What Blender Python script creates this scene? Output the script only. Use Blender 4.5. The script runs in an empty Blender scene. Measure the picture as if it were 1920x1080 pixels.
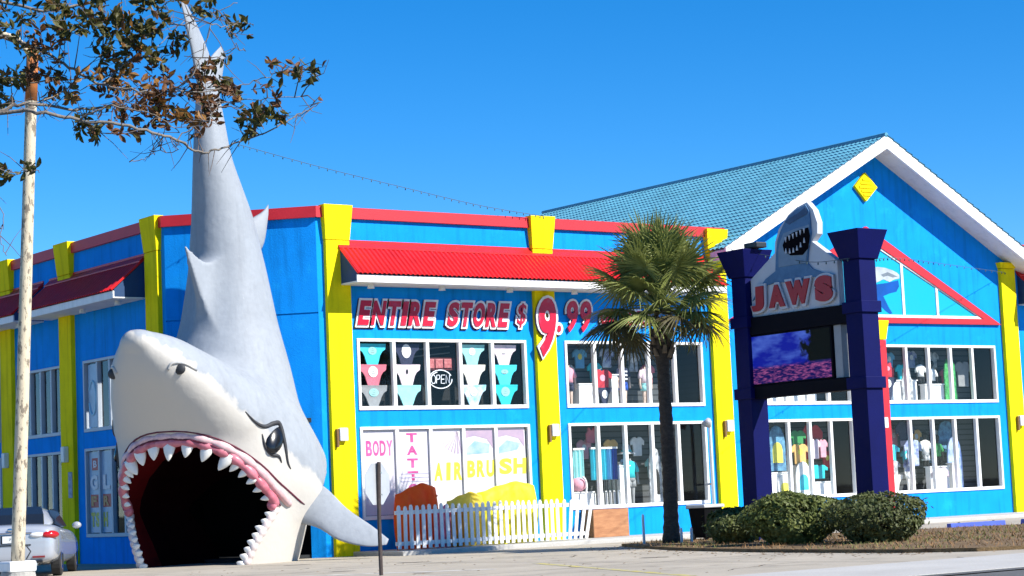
import bpy, bmesh, math, random
import numpy as np
from mathutils import Vector, Matrix
random.seed(7); RNG = np.random.default_rng(7)
scene = bpy.context.scene
COL = scene.collection
# ------------------------------------------------------------------ camera
CAM = Vector((-24.6, -40.92, 1.086)); YAW, PITCH, ROLL, FPX = 0.6331, 0.1009, 0.0438, 3870.0
R0 = Vector((math.cos(YAW), -math.sin(YAW), 0))
FW = Vector((math.sin(YAW)*math.cos(PITCH), math.cos(YAW)*math.cos(PITCH), math.sin(PITCH)))
U0 = R0.cross(FW)
RT = R0*math.cos(ROLL) - U0*math.sin(ROLL); UP = R0*math.sin(ROLL) + U0*math.cos(ROLL)
cd = bpy.data.cameras.new('camera'); cam = bpy.data.objects.new('camera', cd); COL.objects.link(cam)
cd.sensor_width = 36; cd.lens = FPX/1920*36; cd.clip_end = 3000; cd.clip_start = 0.1
cam.matrix_world = Matrix(((RT.x, UP.x, -FW.x, CAM.x), (RT.y, UP.y, -FW.y, CAM.y), (RT.z, UP.z, -FW.z, CAM.z), (0, 0, 0, 1)))
scene.camera = cam
def at(px, py, D):
    """world point at horizontal range D on the sight line of a photograph pixel (used to survey free-standing things)"""
    r = FW + RT*((px-960)/FPX) + UP*(-(py-540)/FPX)
    return CAM + r*(D/math.hypot(r.x, r.y))
# ------------------------------------------------------------------ light
SUN = Vector((0.50, -1.0, 0.89)).normalized()
w = bpy.data.worlds.new('World'); scene.world = w; w.use_nodes = True
nt = w.node_tree; nt.nodes.clear()
sk = nt.nodes.new('ShaderNodeTexSky'); sk.sky_type = 'NISHITA'; sk.sun_disc = False
sk.sun_elevation = math.asin(SUN.z); sk.sun_rotation = math.atan2(SUN.x, SUN.y)
sk.altitude = 2500; sk.air_density = 1.0; sk.dust_density = 0.0; sk.ozone_density = 6.0
hs = nt.nodes.new('ShaderNodeHueSaturation'); hs.inputs['Saturation'].default_value = 1.29
bg = nt.nodes.new('ShaderNodeBackground'); bg.inputs['Strength'].default_value = 0.112
wo = nt.nodes.new('ShaderNodeOutputWorld')
nt.links.new(sk.outputs[0], hs.inputs['Color']); nt.links.new(hs.outputs[0], bg.inputs[0]); nt.links.new(bg.outputs[0], wo.inputs[0])
sl = bpy.data.lights.new('sun', 'SUN'); sl.energy = 5.0; sl.angle = math.radians(0.5); sl.color = (1.0, 0.95, 0.87)
so = bpy.data.objects.new('sun', sl); COL.objects.link(so); so.location = (0, -30, 40)
so.rotation_euler = SUN.to_track_quat('Z', 'Y').to_euler()
vs = scene.view_settings; vs.view_transform = 'Standard'; vs.look = 'None'; vs.gamma = 1; vs.exposure = 0.75
vs.use_curve_mapping = False
scene.cycles.max_bounces = 6; scene.cycles.transparent_max_bounces = 12

# ------------------------------------------------------------------ materials
MATS = {}
def mat(name, rgb=(.5, .5, .5), rough=.6, noise=0., nscale=3., bump=0., bscale=30., metal=0., rgb2=None, spec=.4, emit=None, coat=0., stretch=(1, 1, 1), fine=0., wear=None, streak=0.):
    """procedural surface: base colour broken up by two noises (blotches and fine grain), bump, optional worn second colour"""
    if name in MATS: return MATS[name]
    m = bpy.data.materials.new(name); m.use_nodes = True; n = m.node_tree; N = n.nodes; L = n.links
    b = N['Principled BSDF']; b.inputs['Roughness'].default_value = rough; b.inputs['Metallic'].default_value = metal
    b.inputs['Specular IOR Level'].default_value = spec
    if coat: b.inputs['Coat Weight'].default_value = coat; b.inputs['Coat Roughness'].default_value = .05
    b.inputs['Base Color'].default_value = (*rgb, 1)
    tc = N.new('ShaderNodeTexCoord'); mp = N.new('ShaderNodeMapping'); mp.inputs['Scale'].default_value = stretch
    L.new(tc.outputs['Object'], mp.inputs[0])
    col = None
    if noise or rgb2:
        t = N.new('ShaderNodeTexNoise'); t.inputs['Scale'].default_value = nscale; t.inputs['Detail'].default_value = 6; t.inputs['Roughness'].default_value = .65
        L.new(mp.outputs[0], t.inputs['Vector'])
        mx = N.new('ShaderNodeMix'); mx.data_type = 'RGBA'
        rp = N.new('ShaderNodeMapRange'); rp.inputs[1].default_value = .3; rp.inputs[2].default_value = .7
        L.new(t.outputs['Fac'], rp.inputs[0]); L.new(rp.outputs[0], mx.inputs[0])
        c1 = tuple(c*(1-noise) for c in rgb); c2 = rgb2 if rgb2 else tuple(min(1, c*(1+noise)) for c in rgb)
        mx.inputs[6].default_value = (*c1, 1); mx.inputs[7].default_value = (*c2, 1); col = mx.outputs[2]
    if fine:
        t = N.new('ShaderNodeTexNoise'); t.inputs['Scale'].default_value = bscale*1.7; t.inputs['Detail'].default_value = 3
        L.new(mp.outputs[0], t.inputs['Vector'])
        mr = N.new('ShaderNodeMapRange'); mr.inputs[3].default_value = 1-fine; mr.inputs[4].default_value = 1+fine; mr.inputs[1].default_value = .25; mr.inputs[2].default_value = .75
        L.new(t.outputs['Fac'], mr.inputs[0])
        mm = N.new('ShaderNodeMix'); mm.data_type = 'RGBA'; mm.blend_type = 'MULTIPLY'; mm.inputs[0].default_value = 1
        if col: L.new(col, mm.inputs[6])
        else: mm.inputs[6].default_value = (*rgb, 1)
        L.new(mr.outputs[0], mm.inputs[7]); col = mm.outputs[2]
    if streak:
        m2 = N.new('ShaderNodeMapping'); m2.inputs['Scale'].default_value = (2.2, 2.2, .16); L.new(tc.outputs['Object'], m2.inputs[0])
        t = N.new('ShaderNodeTexNoise'); t.inputs['Scale'].default_value = 2.4; t.inputs['Detail'].default_value = 7; t.inputs['Roughness'].default_value = .6; L.new(m2.outputs[0], t.inputs['Vector'])
        mr = N.new('ShaderNodeMapRange'); mr.inputs[1].default_value = .50; mr.inputs[2].default_value = .78; mr.inputs[3].default_value = 1; mr.inputs[4].default_value = 1-streak; L.new(t.outputs['Fac'], mr.inputs[0])
        mm = N.new('ShaderNodeMix'); mm.data_type = 'RGBA'; mm.blend_type = 'MULTIPLY'; mm.inputs[0].default_value = 1
        if col: L.new(col, mm.inputs[6])
        else: mm.inputs[6].default_value = (*rgb, 1)
        L.new(mr.outputs[0], mm.inputs[7]); col = mm.outputs[2]
    if wear:
        wc, ws, lo, hi = wear
        t = N.new('ShaderNodeTexNoise'); t.inputs['Scale'].default_value = ws; t.inputs['Detail'].default_value = 8; t.inputs['Roughness'].default_value = .7
        L.new(mp.outputs[0], t.inputs['Vector'])
        mr = N.new('ShaderNodeMapRange'); mr.inputs[1].default_value = lo; mr.inputs[2].default_value = hi
        L.new(t.outputs['Fac'], mr.inputs[0])
        mm = N.new('ShaderNodeMix'); mm.data_type = 'RGBA'; L.new(mr.outputs[0], mm.inputs[0])
        if col: L.new(col, mm.inputs[6])
        else: mm.inputs[6].default_value = (*rgb, 1)
        mm.inputs[7].default_value = (*wc, 1); col = mm.outputs[2]
    if col: L.new(col, b.inputs['Base Color'])
    if bump:
        t = N.new('ShaderNodeTexNoise'); t.inputs['Scale'].default_value = bscale; t.inputs['Detail'].default_value = 5
        L.new(mp.outputs[0], t.inputs['Vector'])
        bp = N.new('ShaderNodeBump'); bp.inputs['Strength'].default_value = bump; bp.inputs['Distance'].default_value = .02
        L.new(t.outputs['Fac'], bp.inputs['Height']); L.new(bp.outputs[0], b.inputs['Normal'])
    if emit:
        b.inputs['Emission Color'].default_value = (*emit[0], 1); b.inputs['Emission Strength'].default_value = emit[1]
    MATS[name] = m; return m
def glass(name='glass', tint=(1, 1, 1), refl=1.0):
    if name in MATS: return MATS[name]
    m = bpy.data.materials.new(name); m.use_nodes = True; N = m.node_tree.nodes; L = m.node_tree.links; N.clear()
    o = N.new('ShaderNodeOutputMaterial'); mx = N.new('ShaderNodeMixShader'); tr = N.new('ShaderNodeBsdfTransparent'); gl = N.new('ShaderNodeBsdfGlossy')
    tr.inputs[0].default_value = (*tint, 1); gl.inputs['Roughness'].default_value = .02
    fr = N.new('ShaderNodeLayerWeight'); fr.inputs[0].default_value = .5; pw = N.new('ShaderNodeMath'); pw.operation = 'POWER'; pw.inputs[1].default_value = 4.0
    ml = N.new('ShaderNodeMath'); ml.operation = 'MULTIPLY_ADD'; ml.inputs[1].default_value = .95*refl; ml.inputs[2].default_value = .04*refl; ml.use_clamp = True
    L.new(fr.outputs['Facing'], pw.inputs[0]); L.new(pw.outputs[0], ml.inputs[0]); L.new(ml.outputs[0], mx.inputs[0]); L.new(tr.outputs[0], mx.inputs[1]); L.new(gl.outputs[0], mx.inputs[2]); L.new(mx.outputs[0], o.inputs[0])
    MATS[name] = m; return m
STUC = dict(streak=.34, rough=.85, spec=.12, noise=.09, nscale=1.3, bump=.35, bscale=45, fine=.07)
mat('wall_blue', (.003, .27, .80), wear=((.008, .35, .82), 1.1, .56, .74), **STUC)
mat('yellow', (.86, .70, .006), **STUC)
mat('red_trim', (.55, .018, .03), rough=.5, noise=.08, fine=.06, bump=.1)
mat('red_metal', (.60, .012, .014), streak=.22, rough=.42, noise=.14, nscale=1.7, fine=.05, wear=((.72, .20, .16), 6, .66, .78))
mat('white', (.80, .80, .79), streak=.2, rough=.5, noise=.05, fine=.04, bump=.08)
mat('soffit', (.70, .70, .69), streak=.2, rough=.7, noise=.08, nscale=1.2, fine=.05)
mat('navy', (.012, .05, .14), rough=.7, noise=.08, bump=.2, fine=.06)
mat('interior', (.03, .033, .036), rough=.9, spec=.1, noise=.15)
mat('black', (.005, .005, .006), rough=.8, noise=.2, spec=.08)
mat('concrete', (.37, .33, .265), rough=.9, noise=.16, nscale=.5, bump=.3, bscale=25, fine=.16, wear=((.20, .18, .145), .8, .56, .74))
mat('concrete_light', (.42, .41, .385), rough=.9, noise=.09, nscale=.7, bump=.25, bscale=25, fine=.12, wear=((.30, .29, .27), .6, .6, .8))
mat('asphalt', (.10, .10, .10), rough=.95, noise=.15, bump=.4, bscale=60, fine=.2)
mat('roof_blue', (.09, .29, .40), streak=.25, rough=.5, noise=.16, nscale=.8, fine=.06)

# ------------------------------------------------------------------ geometry helpers
class MB:
    def __init__(s): s.v = []; s.f = []
    def add(s, vs, fs):
        o = len(s.v); s.v += [tuple(map(float, p)) for p in vs]; s.f += [tuple(i+o for i in f) for f in fs]; return s
    def box(s, x0, x1, y0, y1, z0, z1):
        return s.add([(x0, y0, z0), (x1, y0, z0), (x1, y1, z0), (x0, y1, z0), (x0, y0, z1), (x1, y0, z1), (x1, y1, z1), (x0, y1, z1)],
                     [(0, 3, 2, 1), (4, 5, 6, 7), (0, 1, 5, 4), (1, 2, 6, 5), (2, 3, 7, 6), (3, 0, 4, 7)])
    def quad(s, *p): return s.add(p, [tuple(range(len(p)))])
    def prism(s, pts, a0, a1, axis):
        f = {'x': lambda p, a: (a, p[0], p[1]), 'y': lambda p, a: (p[0], a, p[1]), 'z': lambda p, a: (p[0], p[1], a)}[axis]
        n = len(pts)
        return s.add([f(p, a0) for p in pts]+[f(p, a1) for p in pts],
                     [tuple(range(n))[::-1], tuple(range(n, 2*n))]+[(i, (i+1) % n, n+(i+1) % n, n+i) for i in range(n)])
    def rings(s, R, cap=True, closed=True):
        n = len(R[0]); vs = [p for r in R for p in r]; fs = []
        for k in range(len(R)-1):
            for i in range(n if closed else n-1):
                j = (i+1) % n; fs.append((k*n+i, k*n+j, (k+1)*n+j, (k+1)*n+i))
        if cap: fs.append(tuple(range(n))[::-1]); fs.append(tuple((len(R)-1)*n+i for i in range(n)))
        return s.add(vs, fs)
    def tube(s, pts, rad, n=8, cap=True):
        P = [Vector(p) for p in pts]
        if not hasattr(rad, '__len__'): rad = [rad]*len(P)
        R = []; prev = None
        for i, p in enumerate(P):
            t = (P[min(i+1, len(P)-1)]-P[max(i-1, 0)]).normalized()
            a = prev - t*prev.dot(t) if prev else t.orthogonal()
            a.normalize(); b = t.cross(a); prev = a
            R.append([p+(a*math.cos(2*math.pi*k/n)+b*math.sin(2*math.pi*k/n))*rad[i] for k in range(n)])
        return s.rings(R, cap)
    def ball(s, c, r, nu=12, nv=8, M=None):
        if not hasattr(r, '__len__'): r = (r, r, r)
        R = []
        for j in range(nv+1):
            th = math.pi*(j/nv); q = max(math.sin(th), .02)
            D = [Vector((r[0]*q*math.cos(2*math.pi*i/nu), r[1]*q*math.sin(2*math.pi*i/nu), -r[2]*math.cos(th))) for i in range(nu)]
            R.append([(M @ d if M else d)+Vector(c) for d in D])
        return s.rings(R)
    def mesh(s, name, m, smooth=False):
        me = bpy.data.meshes.new(name); me.from_pydata(s.v, [], s.f); me.update()
        if m: me.materials.append(MATS[m] if isinstance(m, str) else m)
        if smooth: me.polygons.foreach_set('use_smooth', [True]*len(me.polygons))
        return me
    def build(s, name, m, parent=None, smooth=False, local=False, **tags):
        """link as ONE mesh object; vertices are in world space unless local=True"""
        return link(name, s.mesh(name, m, smooth), parent, local, **tags)
WM = {}
def link(name, data, parent=None, local=False, **tags):
    o = bpy.data.objects.new(name, data); COL.objects.link(o); WM[o] = Matrix.Identity(4)
    if parent:
        o.parent = parent
        if local: WM[o] = WM[parent].copy()
        else: o.matrix_parent_inverse = WM[parent].inverted()
    for k, v in tags.items(): o[k] = v
    return o
def thing(name, label, cat, loc=(0, 0, 0), rotz=0, group=None, scale=1):
    o = bpy.data.objects.new(name, None); COL.objects.link(o); o.empty_display_size = .2
    o.location = loc; o.rotation_euler = (0, 0, rotz); o.scale = (scale,)*3
    WM[o] = Matrix.Translation(loc) @ Matrix.Rotation(rotz, 4, 'Z') @ Matrix.Scale(scale, 4)
    o['label'] = label; o['category'] = cat
    if group: o['group'] = group
    return o
def tag(o, label, cat, group=None):
    o['label'] = label; o['category'] = cat
    if group: o['group'] = group
    return o
def bevel(o, w=.01, seg=2):
    b = o.modifiers.new('bevel', 'BEVEL'); b.width = w; b.segments = seg; b.limit_method = 'ANGLE'; return o
def subsurf(o, lv=2):
    b = o.modifiers.new('subsurf', 'SUBSURF'); b.levels = lv; b.render_levels = lv; return o
GLY = {}
def glyph(ch, off=0.0):
    """outline of one character as a flat mesh, normalised to the unit box; returns (verts2d, faces)"""
    k = (ch, off)
    if k in GLY: return GLY[k]
    cu = bpy.data.curves.new('glyph', 'FONT'); cu.body = ch; cu.offset = off; cu.resolution_u = 4; cu.fill_mode = 'FRONT'
    ob = bpy.data.objects.new('glyph', cu); COL.objects.link(ob)
    dg = bpy.context.evaluated_depsgraph_get(); me = bpy.data.meshes.new_from_object(ob.evaluated_get(dg))
    v = np.array([tuple(p.co) for p in me.vertices])[:, :2]; f = [tuple(p.vertices) for p in me.polygons]
    lo, hi = v.min(0), v.max(0); v = (v-lo)/np.maximum(hi-lo, 1e-6)
    bpy.data.objects.remove(ob); bpy.data.curves.remove(cu); bpy.data.meshes.remove(me)
    GLY[k] = (v, f); return GLY[k]
def letter(mb, ch, box, fn, d0, d1, shear=0., off=.02):
    """extruded character filling box=(u0,u1,v0,v1); fn(u,v,d) maps to space, d0 back, d1 front"""
    v, f = glyph(ch, off); u0, u1, v0, v1 = box; n = len(v)
    U = [(u0+p[0]*(u1-u0)+shear*p[1]*(v1-v0), v0+p[1]*(v1-v0)) for p in v]
    cnt = {}
    for q in f:
        for i in range(len(q)):
            a, b = q[i], q[(i+1) % len(q)]; cnt[(a, b)] = 1
    side = [(a, b) for (a, b) in cnt if (b, a) not in cnt]
    mb.add([fn(p[0], p[1], d1) for p in U]+[fn(p[0], p[1], d0) for p in U], [tuple(q) for q in f]+[(b, a, n+a, n+b) for a, b in side])
    return mb
def smooth_curve(pts, n):
    P = [Vector(p) for p in pts]; out = []
    for i in range(len(P)-1):
        p0, p1, p2, p3 = P[max(i-1, 0)], P[i], P[i+1], P[min(i+2, len(P)-1)]
        for k in range(n):
            t = k/n; out.append(.5*((2*p1)+(p2-p0)*t+(2*p0-5*p1+4*p2-p3)*t*t+(3*p1-p0-3*p2+p3)*t**3))
    out.append(P[-1]); return out

# ================================================================== the setting: ground
GZ = -0.1
mat('scrub', (.055, .062, .030), rough=1, noise=.3, nscale=.4, fine=.3)
g = MB(); g.quad((-900, -900, GZ-.02), (900, -900, GZ-.02), (900, 900, GZ-.02), (-900, 900, GZ-.02)); g.build('ground', 'scrub', kind='structure')
g = MB(); g.box(-19, 34, -20.0, 32, GZ-.3, GZ); g.build('parking_lot', 'concrete', kind='structure')
g = MB(); g.quad((-200, -36, GZ-.008), (200, -36, GZ-.008), (200, -23.4, GZ-.008), (-200, -23.4, GZ-.008)); g.build('road', 'asphalt', kind='structure')
g = MB(); g.box(.5, 40, -2.2, .02, GZ-.2, -.004); bevel(g.build('pavement', 'concrete_light', kind='structure'), .02)
g = MB(); g.box(-60, 60, -23.05, -20.0, GZ-.2, GZ+.012); g.build('street_pavement', 'concrete_light', kind='structure')
g = MB(); g.quad((-60, -23.4, GZ+.004), (60, -23.4, GZ+.004), (60, -23.05, GZ+.004), (-60, -23.05, GZ+.004)); g.build('gutter_seam', 'asphalt', kind='structure')
mat('line_yellow', (.46, .40, .12), rough=.9, noise=.2, nscale=4, wear=((.36, .335, .29), 3, .45, .6))
mat('line_white', (.55, .54, .50), rough=.9, noise=.1, nscale=4, wear=((.36, .335, .29), 3, .45, .62))
def stripe(a, b, wd, m, nm):
    a, b = Vector(a), Vector(b); n = (b-a).normalized().cross(Vector((0, 0, 1)))*wd/2
    q = MB(); q.quad(a-n, b-n, b+n, a+n); q.build(nm, m, kind='structure')
stripe((-2.6, -11.3, GZ+.004), (-5.8, -19.2, GZ+.004), .16, 'line_yellow', 'road_marking')
stripe((-7.3, -9.3, GZ+.004), (-4.4, -12.6, GZ+.004), .3, 'line_white', 'road_marking')
stripe((-7.6, -12.3, GZ+.004), (-6.0, -13.6, GZ+.004), .22, 'line_white', 'road_marking')
for (a, b) in [((-60, -14.2), (1, -14.2)), ((-9.5, -22.9), (-9.5, 0)), ((-60, -8.0), (2.5, -8.0)), ((-2.2, -23), (-2.2, -3))]:
    stripe((a[0], a[1], GZ+.003), (b[0], b[1], GZ+.003), .035, 'asphalt', 'pavement_joint')
mat('crack', (.09, .08, .065), rough=1, noise=.3)
rc = random.Random(3)
for (x, y, a, n) in [(-1.5, -9.5, .3, 22), (-6, -6.5, -.5, 18), (-3.6, -16.0, 1.2, 20), (.2, -4.6, -.1, 16), (-8.5, -10.5, .9, 18), (-4.6, -18.6, .1, 14), (-2.5, -21.6, .5, 14), (1.5, -21.2, .2, 12), (-9.0, -4.2, .1, 16)]:
    L1, R1 = [], []
    for k in range(n):
        wd = rc.uniform(.006, .022)*(1 if 0 < k < n-1 else .2); L1.append((x-math.sin(a)*wd, y+math.cos(a)*wd)); R1.append((x+math.sin(a)*wd, y-math.cos(a)*wd)); a += rc.gauss(0, .35); a *= .97; x += math.cos(a)*.22; y += math.sin(a)*.22
    q = MB(); z = GZ+.002 if y > -19.9 else GZ+.015
    for k in range(n-1): q.quad((*L1[k], z), (*R1[k], z), (*R1[k+1], z), (*L1[k+1], z))
    q.build('pavement_crack', 'crack', kind='structure')
mat('oil', (.17, .15, .12), rough=.8, noise=.25, nscale=2)
for (x, y, r) in [(-2.2, -6.8, .34), (-5.2, -9.0, .26), (-.6, -12.2, .3), (-6.8, -15.2, .22), (-3.2, -3.9, .3), (-5.6, -12.2, .18)]:
    q = MB(); q.quad(*[(x+r*rc.uniform(.7, 1.2)*math.cos(t*.349), y+r*rc.uniform(.6, 1.1)*math.sin(t*.349), GZ+.002) for t in range(18)]); q.build('oil_stain', 'oil', kind='structure')
# planting bed with mulch and dry grass
BED = [(4.3, -5.2), (3.3, -7.0), (2.0, -9.8), (1.15, -12.8), (.7, -15.3), (.55, -17.2), (.9, -18.4), (1.9, -19.0), (6, -19.3), (32, -19.4), (32, -9.6), (13, -9.2), (9.0, -7.0), (7.2, -5.2), (5.6, -4.7)]
mat('mulch', (.13, .072, .036), rough=1, noise=.35, nscale=3.0, bump=1, bscale=35, fine=.45, rgb2=(.22, .15, .07))
q = MB(); q.prism(BED, GZ-.1, GZ+.06, 'z'); q.build('planting_bed', 'mulch', kind='structure')
def inside(p, poly):
    c = False; j = len(poly)-1
    for i in range(len(poly)):
        if (poly[i][1] > p[1]) != (poly[j][1] > p[1]) and p[0] < (poly[j][0]-poly[i][0])*(p[1]-poly[i][1])/(poly[j][1]-poly[i][1])+poly[i][0]: c = not c
        j = i
    return c
for nm, m, n, rgb, lab in [('dry_grass', 'straw', 5200, (.25, .14, .06), 'thin dry straw coloured grass over the planting bed'), ('green_grass', 'grassblade', 6500, (.13, .14, .04), 'sparse olive green grass blades in the planting bed')]:
    mat(m, rgb, rough=.9, noise=.4, nscale=2)
    q = MB(); k = 0
    while k < n:
        x, y = random.uniform(.4, 16), random.uniform(-19.4, -4.7)
        if not inside((x, y), BED): continue
        if m == 'grassblade' and math.sin(x*1.3+y*.7)+math.sin(y*1.1-x*.4) < .1: k += 1; continue
        h = random.uniform(.02, .08); a = random.uniform(0, 6.28); dx, dy = math.cos(a)*.012, math.sin(a)*.012; l = random.uniform(-.07, .07)
        q.add([(x-dx, y-dy, GZ+.05), (x+dx, y+dy, GZ+.05), (x+l, y+random.uniform(-.07, .07), GZ+.06+h)], [(0, 1, 2)]); k += 1
    tag(q.build(nm, m, kind='stuff'), lab, 'grass')

mat('litter', (.24, .15, .07), rough=1, noise=.4, nscale=3)
q = MB()
for k in range(420):
    e = rc.randrange(6); t_ = rc.random(); a, b = BED[e], BED[e+1]; off = abs(rc.gauss(0, .55)); x, y = a[0]+(b[0]-a[0])*t_-off, a[1]+(b[1]-a[1])*t_+rc.gauss(0, .3)
    if k > 300: x, y = rc.uniform(-9, 1), rc.uniform(-19, -3)
    if inside((x, y), BED): continue
    an = rc.uniform(0, 6.28); c_, s_ = math.cos(an)*.035, math.sin(an)*.035; q.add([(x-c_, y-s_, GZ+.006), (x-s_*.5, y+c_*.5, GZ+.014), (x+c_, y+s_, GZ+.008), (x+s_*.5, y-c_*.5, GZ+.012)], [(0, 1, 2, 3)])
tag(q.build('leaf_litter', 'litter', kind='stuff'), 'scattered dry brown leaves on the concrete beside the bed', 'leaves')
# ================================================================== the shop building
B = thing('shop_building', 'bright blue souvenir shop with yellow pilasters, red awnings and a gabled front', 'building', (10, 5, 0))
CH = 2.724                     # chamfered corner
WINS = [(0.86, 5.77), (6.97, 11.55), (12.85, 17.0), (18.28, 23.08)]
UZ, LZ = (3.25, 4.93), (.70, 2.86)
def wall_cells(mb, u0, u1, v0, v1, holes, fn, depth=.16):
    us = sorted({u0, u1}|{h[i] for h in holes for i in (0, 1)}); vs_ = sorted({v0, v1}|{h[i] for h in holes for i in (2, 3)})
    for i in range(len(us)-1):
        for j in range(len(vs_)-1):
            cu, cv = (us[i]+us[i+1])/2, (vs_[j]+vs_[j+1])/2
            if any(h[0] < cu < h[1] and h[2] < cv < h[3] for h in holes): continue
            mb.quad(fn(us[i], vs_[j], 0), fn(us[i+1], vs_[j], 0), fn(us[i+1], vs_[j+1], 0), fn(us[i], vs_[j+1], 0))
    for (a, b, c, d_) in holes:
        mb.quad(fn(a, c, 0), fn(a, c, depth), fn(b, c, depth), fn(b, c, 0)); mb.quad(fn(a, d_, 0), fn(b, d_, 0), fn(b, d_, depth), fn(a, d_, depth))
        mb.quad(fn(a, c, 0), fn(a, d_, 0), fn(a, d_, depth), fn(a, c, depth)); mb.quad(fn(b, c, 0), fn(b, c, depth), fn(b, d_, depth), fn(b, d_, 0))
fF = lambda u, v, d: (u, d, v)
fL = lambda u, v, d: (-CH+d, u, v)
hF = [(a, b, *z) for a, b in WINS for z in (UZ, LZ)]
q = MB(); wall_cells(q, -.14, 12.2, -.15, 7.75, [h for h in hF if h[1] < 12], fF)
wall_cells(q, 12.2, 24.25, -.15, 7.3, [h for h in hF if h[0] > 12], fF); wall_cells(q, 24.25, 42, -.15, 7.75, [(25.0, 29.5, *UZ), (25.0, 29.5, *LZ)], fF)
q.quad((12.2, 0, 7.3), (24.25, 0, 7.3), (18.2, 0, 10.5)); q.build('front_wall', 'wall_blue', B)
fC = lambda u, v, d: (-.14-u*.70711+d*.70711, u*.70711*(CH-.14)/(CH-.14)+d*.70711, v)
CL_ = (CH-.14)/.70711
q = MB(); wall_cells(q, 0, CL_, -.15, 5.50, [(.35, CL_-.3, -.15, 2.9)], fC, .004); wall_cells(q, 0, CL_, 5.535, 7.75, [], fC); q.quad(fC(0, 5.49, .03), fC(CL_, 5.49, .03), fC(CL_, 5.545, .03), fC(0, 5.545, .03)); q.build('corner_wall', 'wall_blue', B)
q = MB(); vb = [fC(u, v, d) for v in (-.12, 2.95) for (u, d) in ((.12, .04), (CL_-.08, .04), (CL_-.08, 2.2), (.12, 2.2))]; q.add(vb, [(3, 2, 6, 7), (0, 3, 7, 4), (1, 5, 6, 2), (4, 7, 6, 5), (0, 1, 2, 3)]); q.build('dark_entry_box', 'black', B)  # black box added behind the jaws to stand for the unlit interior
LW = [(4.2, 7.2), (8.45, 11.3), (12.6, 15.6), (16.8, 19.6)]
LUZ, LLZ = (3.16, 4.95), (.55, 2.75)
q = MB(); wall_cells(q, CH-.14, 30, -.15, 7.75, [(a, b, *z) for a, b in LW for z in (LUZ, LLZ)], fL); q.build('side_wall', 'wall_blue', B)
q = MB(); q.box(-CH+.02, 12.3, CH+.2, 30, 7.4, 7.6); q.box(24.2, 42, .1, 30, 7.4, 7.6); q.quad((42, 0, -.1), (42, 30, -.1), (42, 30, 7.6), (42, 0, 7.6)); q.quad((-CH, 30, -.1), (42, 30, -.1), (42, 30, 7.6), (-CH, 30, 7.6)); q.box(0, 12.3, .06, CH+.3, 7.4, 7.6); q.build('flat_roof', 'soffit', B)
q = MB(); q.box(-.15, 42, 2.2, 2.25, -.1, 7.4); q.box(-CH+1.9, -CH+1.95, 5, 30, -.1, 7.4); q.box(-CH+.3, 42, .3, 30, -.09, -.02); q.box(-CH+.1, 42, .18, 2.2, 3.0, 3.1); q.build('inner_partition', 'interior', B)
# parapet cap (red)
q = MB(); q.prism([(-.09, 7.74), (-.09, 8.0), (.25, 8.0), (.25, 7.74)], -.17, 12.5, 'x'); q.build('parapet_cap', 'red_trim', B)
q = MB(); q.prism([(-.09, 7.74), (-.09, 8.0), (.25, 8.0), (.25, 7.74)], 24.3, 42, 'x'); q.build('parapet_cap', 'red_trim', B)
c0, c1 = Vector((-.17, -.09, 0)), Vector((-CH-.09, CH-.16, 0)); nn = Vector((.24, .24, 0)); q = MB()
q.add([c0+Vector((0, 0, z)) for z in (7.74, 8.0)]+[c1+Vector((0, 0, z)) for z in (7.74, 8.0)]+[c+nn+Vector((0, 0, z)) for c in (c0, c1) for z in (7.74, 8.0)], [(0, 1, 3, 2), (1, 5, 7, 3), (0, 2, 6, 4), (4, 6, 7, 5), (0, 4, 5, 1), (2, 3, 7, 6)]); q.build('parapet_cap', 'red_trim', B)
q = MB(); q.prism([(-CH-.09, 7.74), (-CH-.09, 8.0), (-CH+.25, 8.0), (-CH+.25, 7.74)], CH-.16, 30, 'y'); q.build('parapet_cap', 'red_trim', B)
# pilasters: shaft and flared cap with a shadow joint
def pilaster(axis, a, b, ztop=8.04, m='yellow', capm=None, capz=7.22, zb=-.12):
    fn = (lambda u, d, v: (u, -d, v)) if axis == 'F' else (lambda u, d, v: (-CH-d, u, v))
    def frust(mb, a0, b0, p0, z0, a1, b1, p1, z1):
        mb.add([fn(a0, p0, z0), fn(b0, p0, z0), fn(b0, -.05, z0), fn(a0, -.05, z0), fn(a1, p1, z1), fn(b1, p1, z1), fn(b1, -.05, z1), fn(a1, -.05, z1)],
               [(0, 3, 2, 1), (4, 5, 6, 7), (0, 1, 5, 4), (1, 2, 6, 5), (2, 3, 7, 6), (3, 0, 4, 7)])
    s = MB(); frust(s, a, b, .12, zb, a, b, .12, capz-.012); p = bevel(s.build('pilaster', m, B), .008)
    s = MB(); frust(s, a-.01, b+.01, .13, capz, a-.07, b+.08, .2, ztop); bevel(s.build('pilaster_cap', capm or m, p), .008)
    return p
pil = {}
pil[1] = pilaster('F', .05, .69); pil[2] = pilaster('F', 6.03, 6.65); pil[3] = pilaster('F', 11.85, 12.45, ztop=7.95)
pil[4] = pilaster('F', 17.8, 18.38, ztop=5.6, m='red_trim', capm='yellow', capz=5.06); pil[5] = pilaster('F', 23.45, 24.08, ztop=7.42, capz=7.25)
pilaster('F', 29.9, 30.5)
for a, b in [(2.76, 3.42), (7.68, 8.42), (11.55, 12.3), (16.0, 16.6)]: pilaster('L', a, b)
mat('lampbox', (.75, .75, .72), rough=.4, noise=.05)
mat('amber', (.18, .10, .04), rough=.4, noise=.2)
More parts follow.
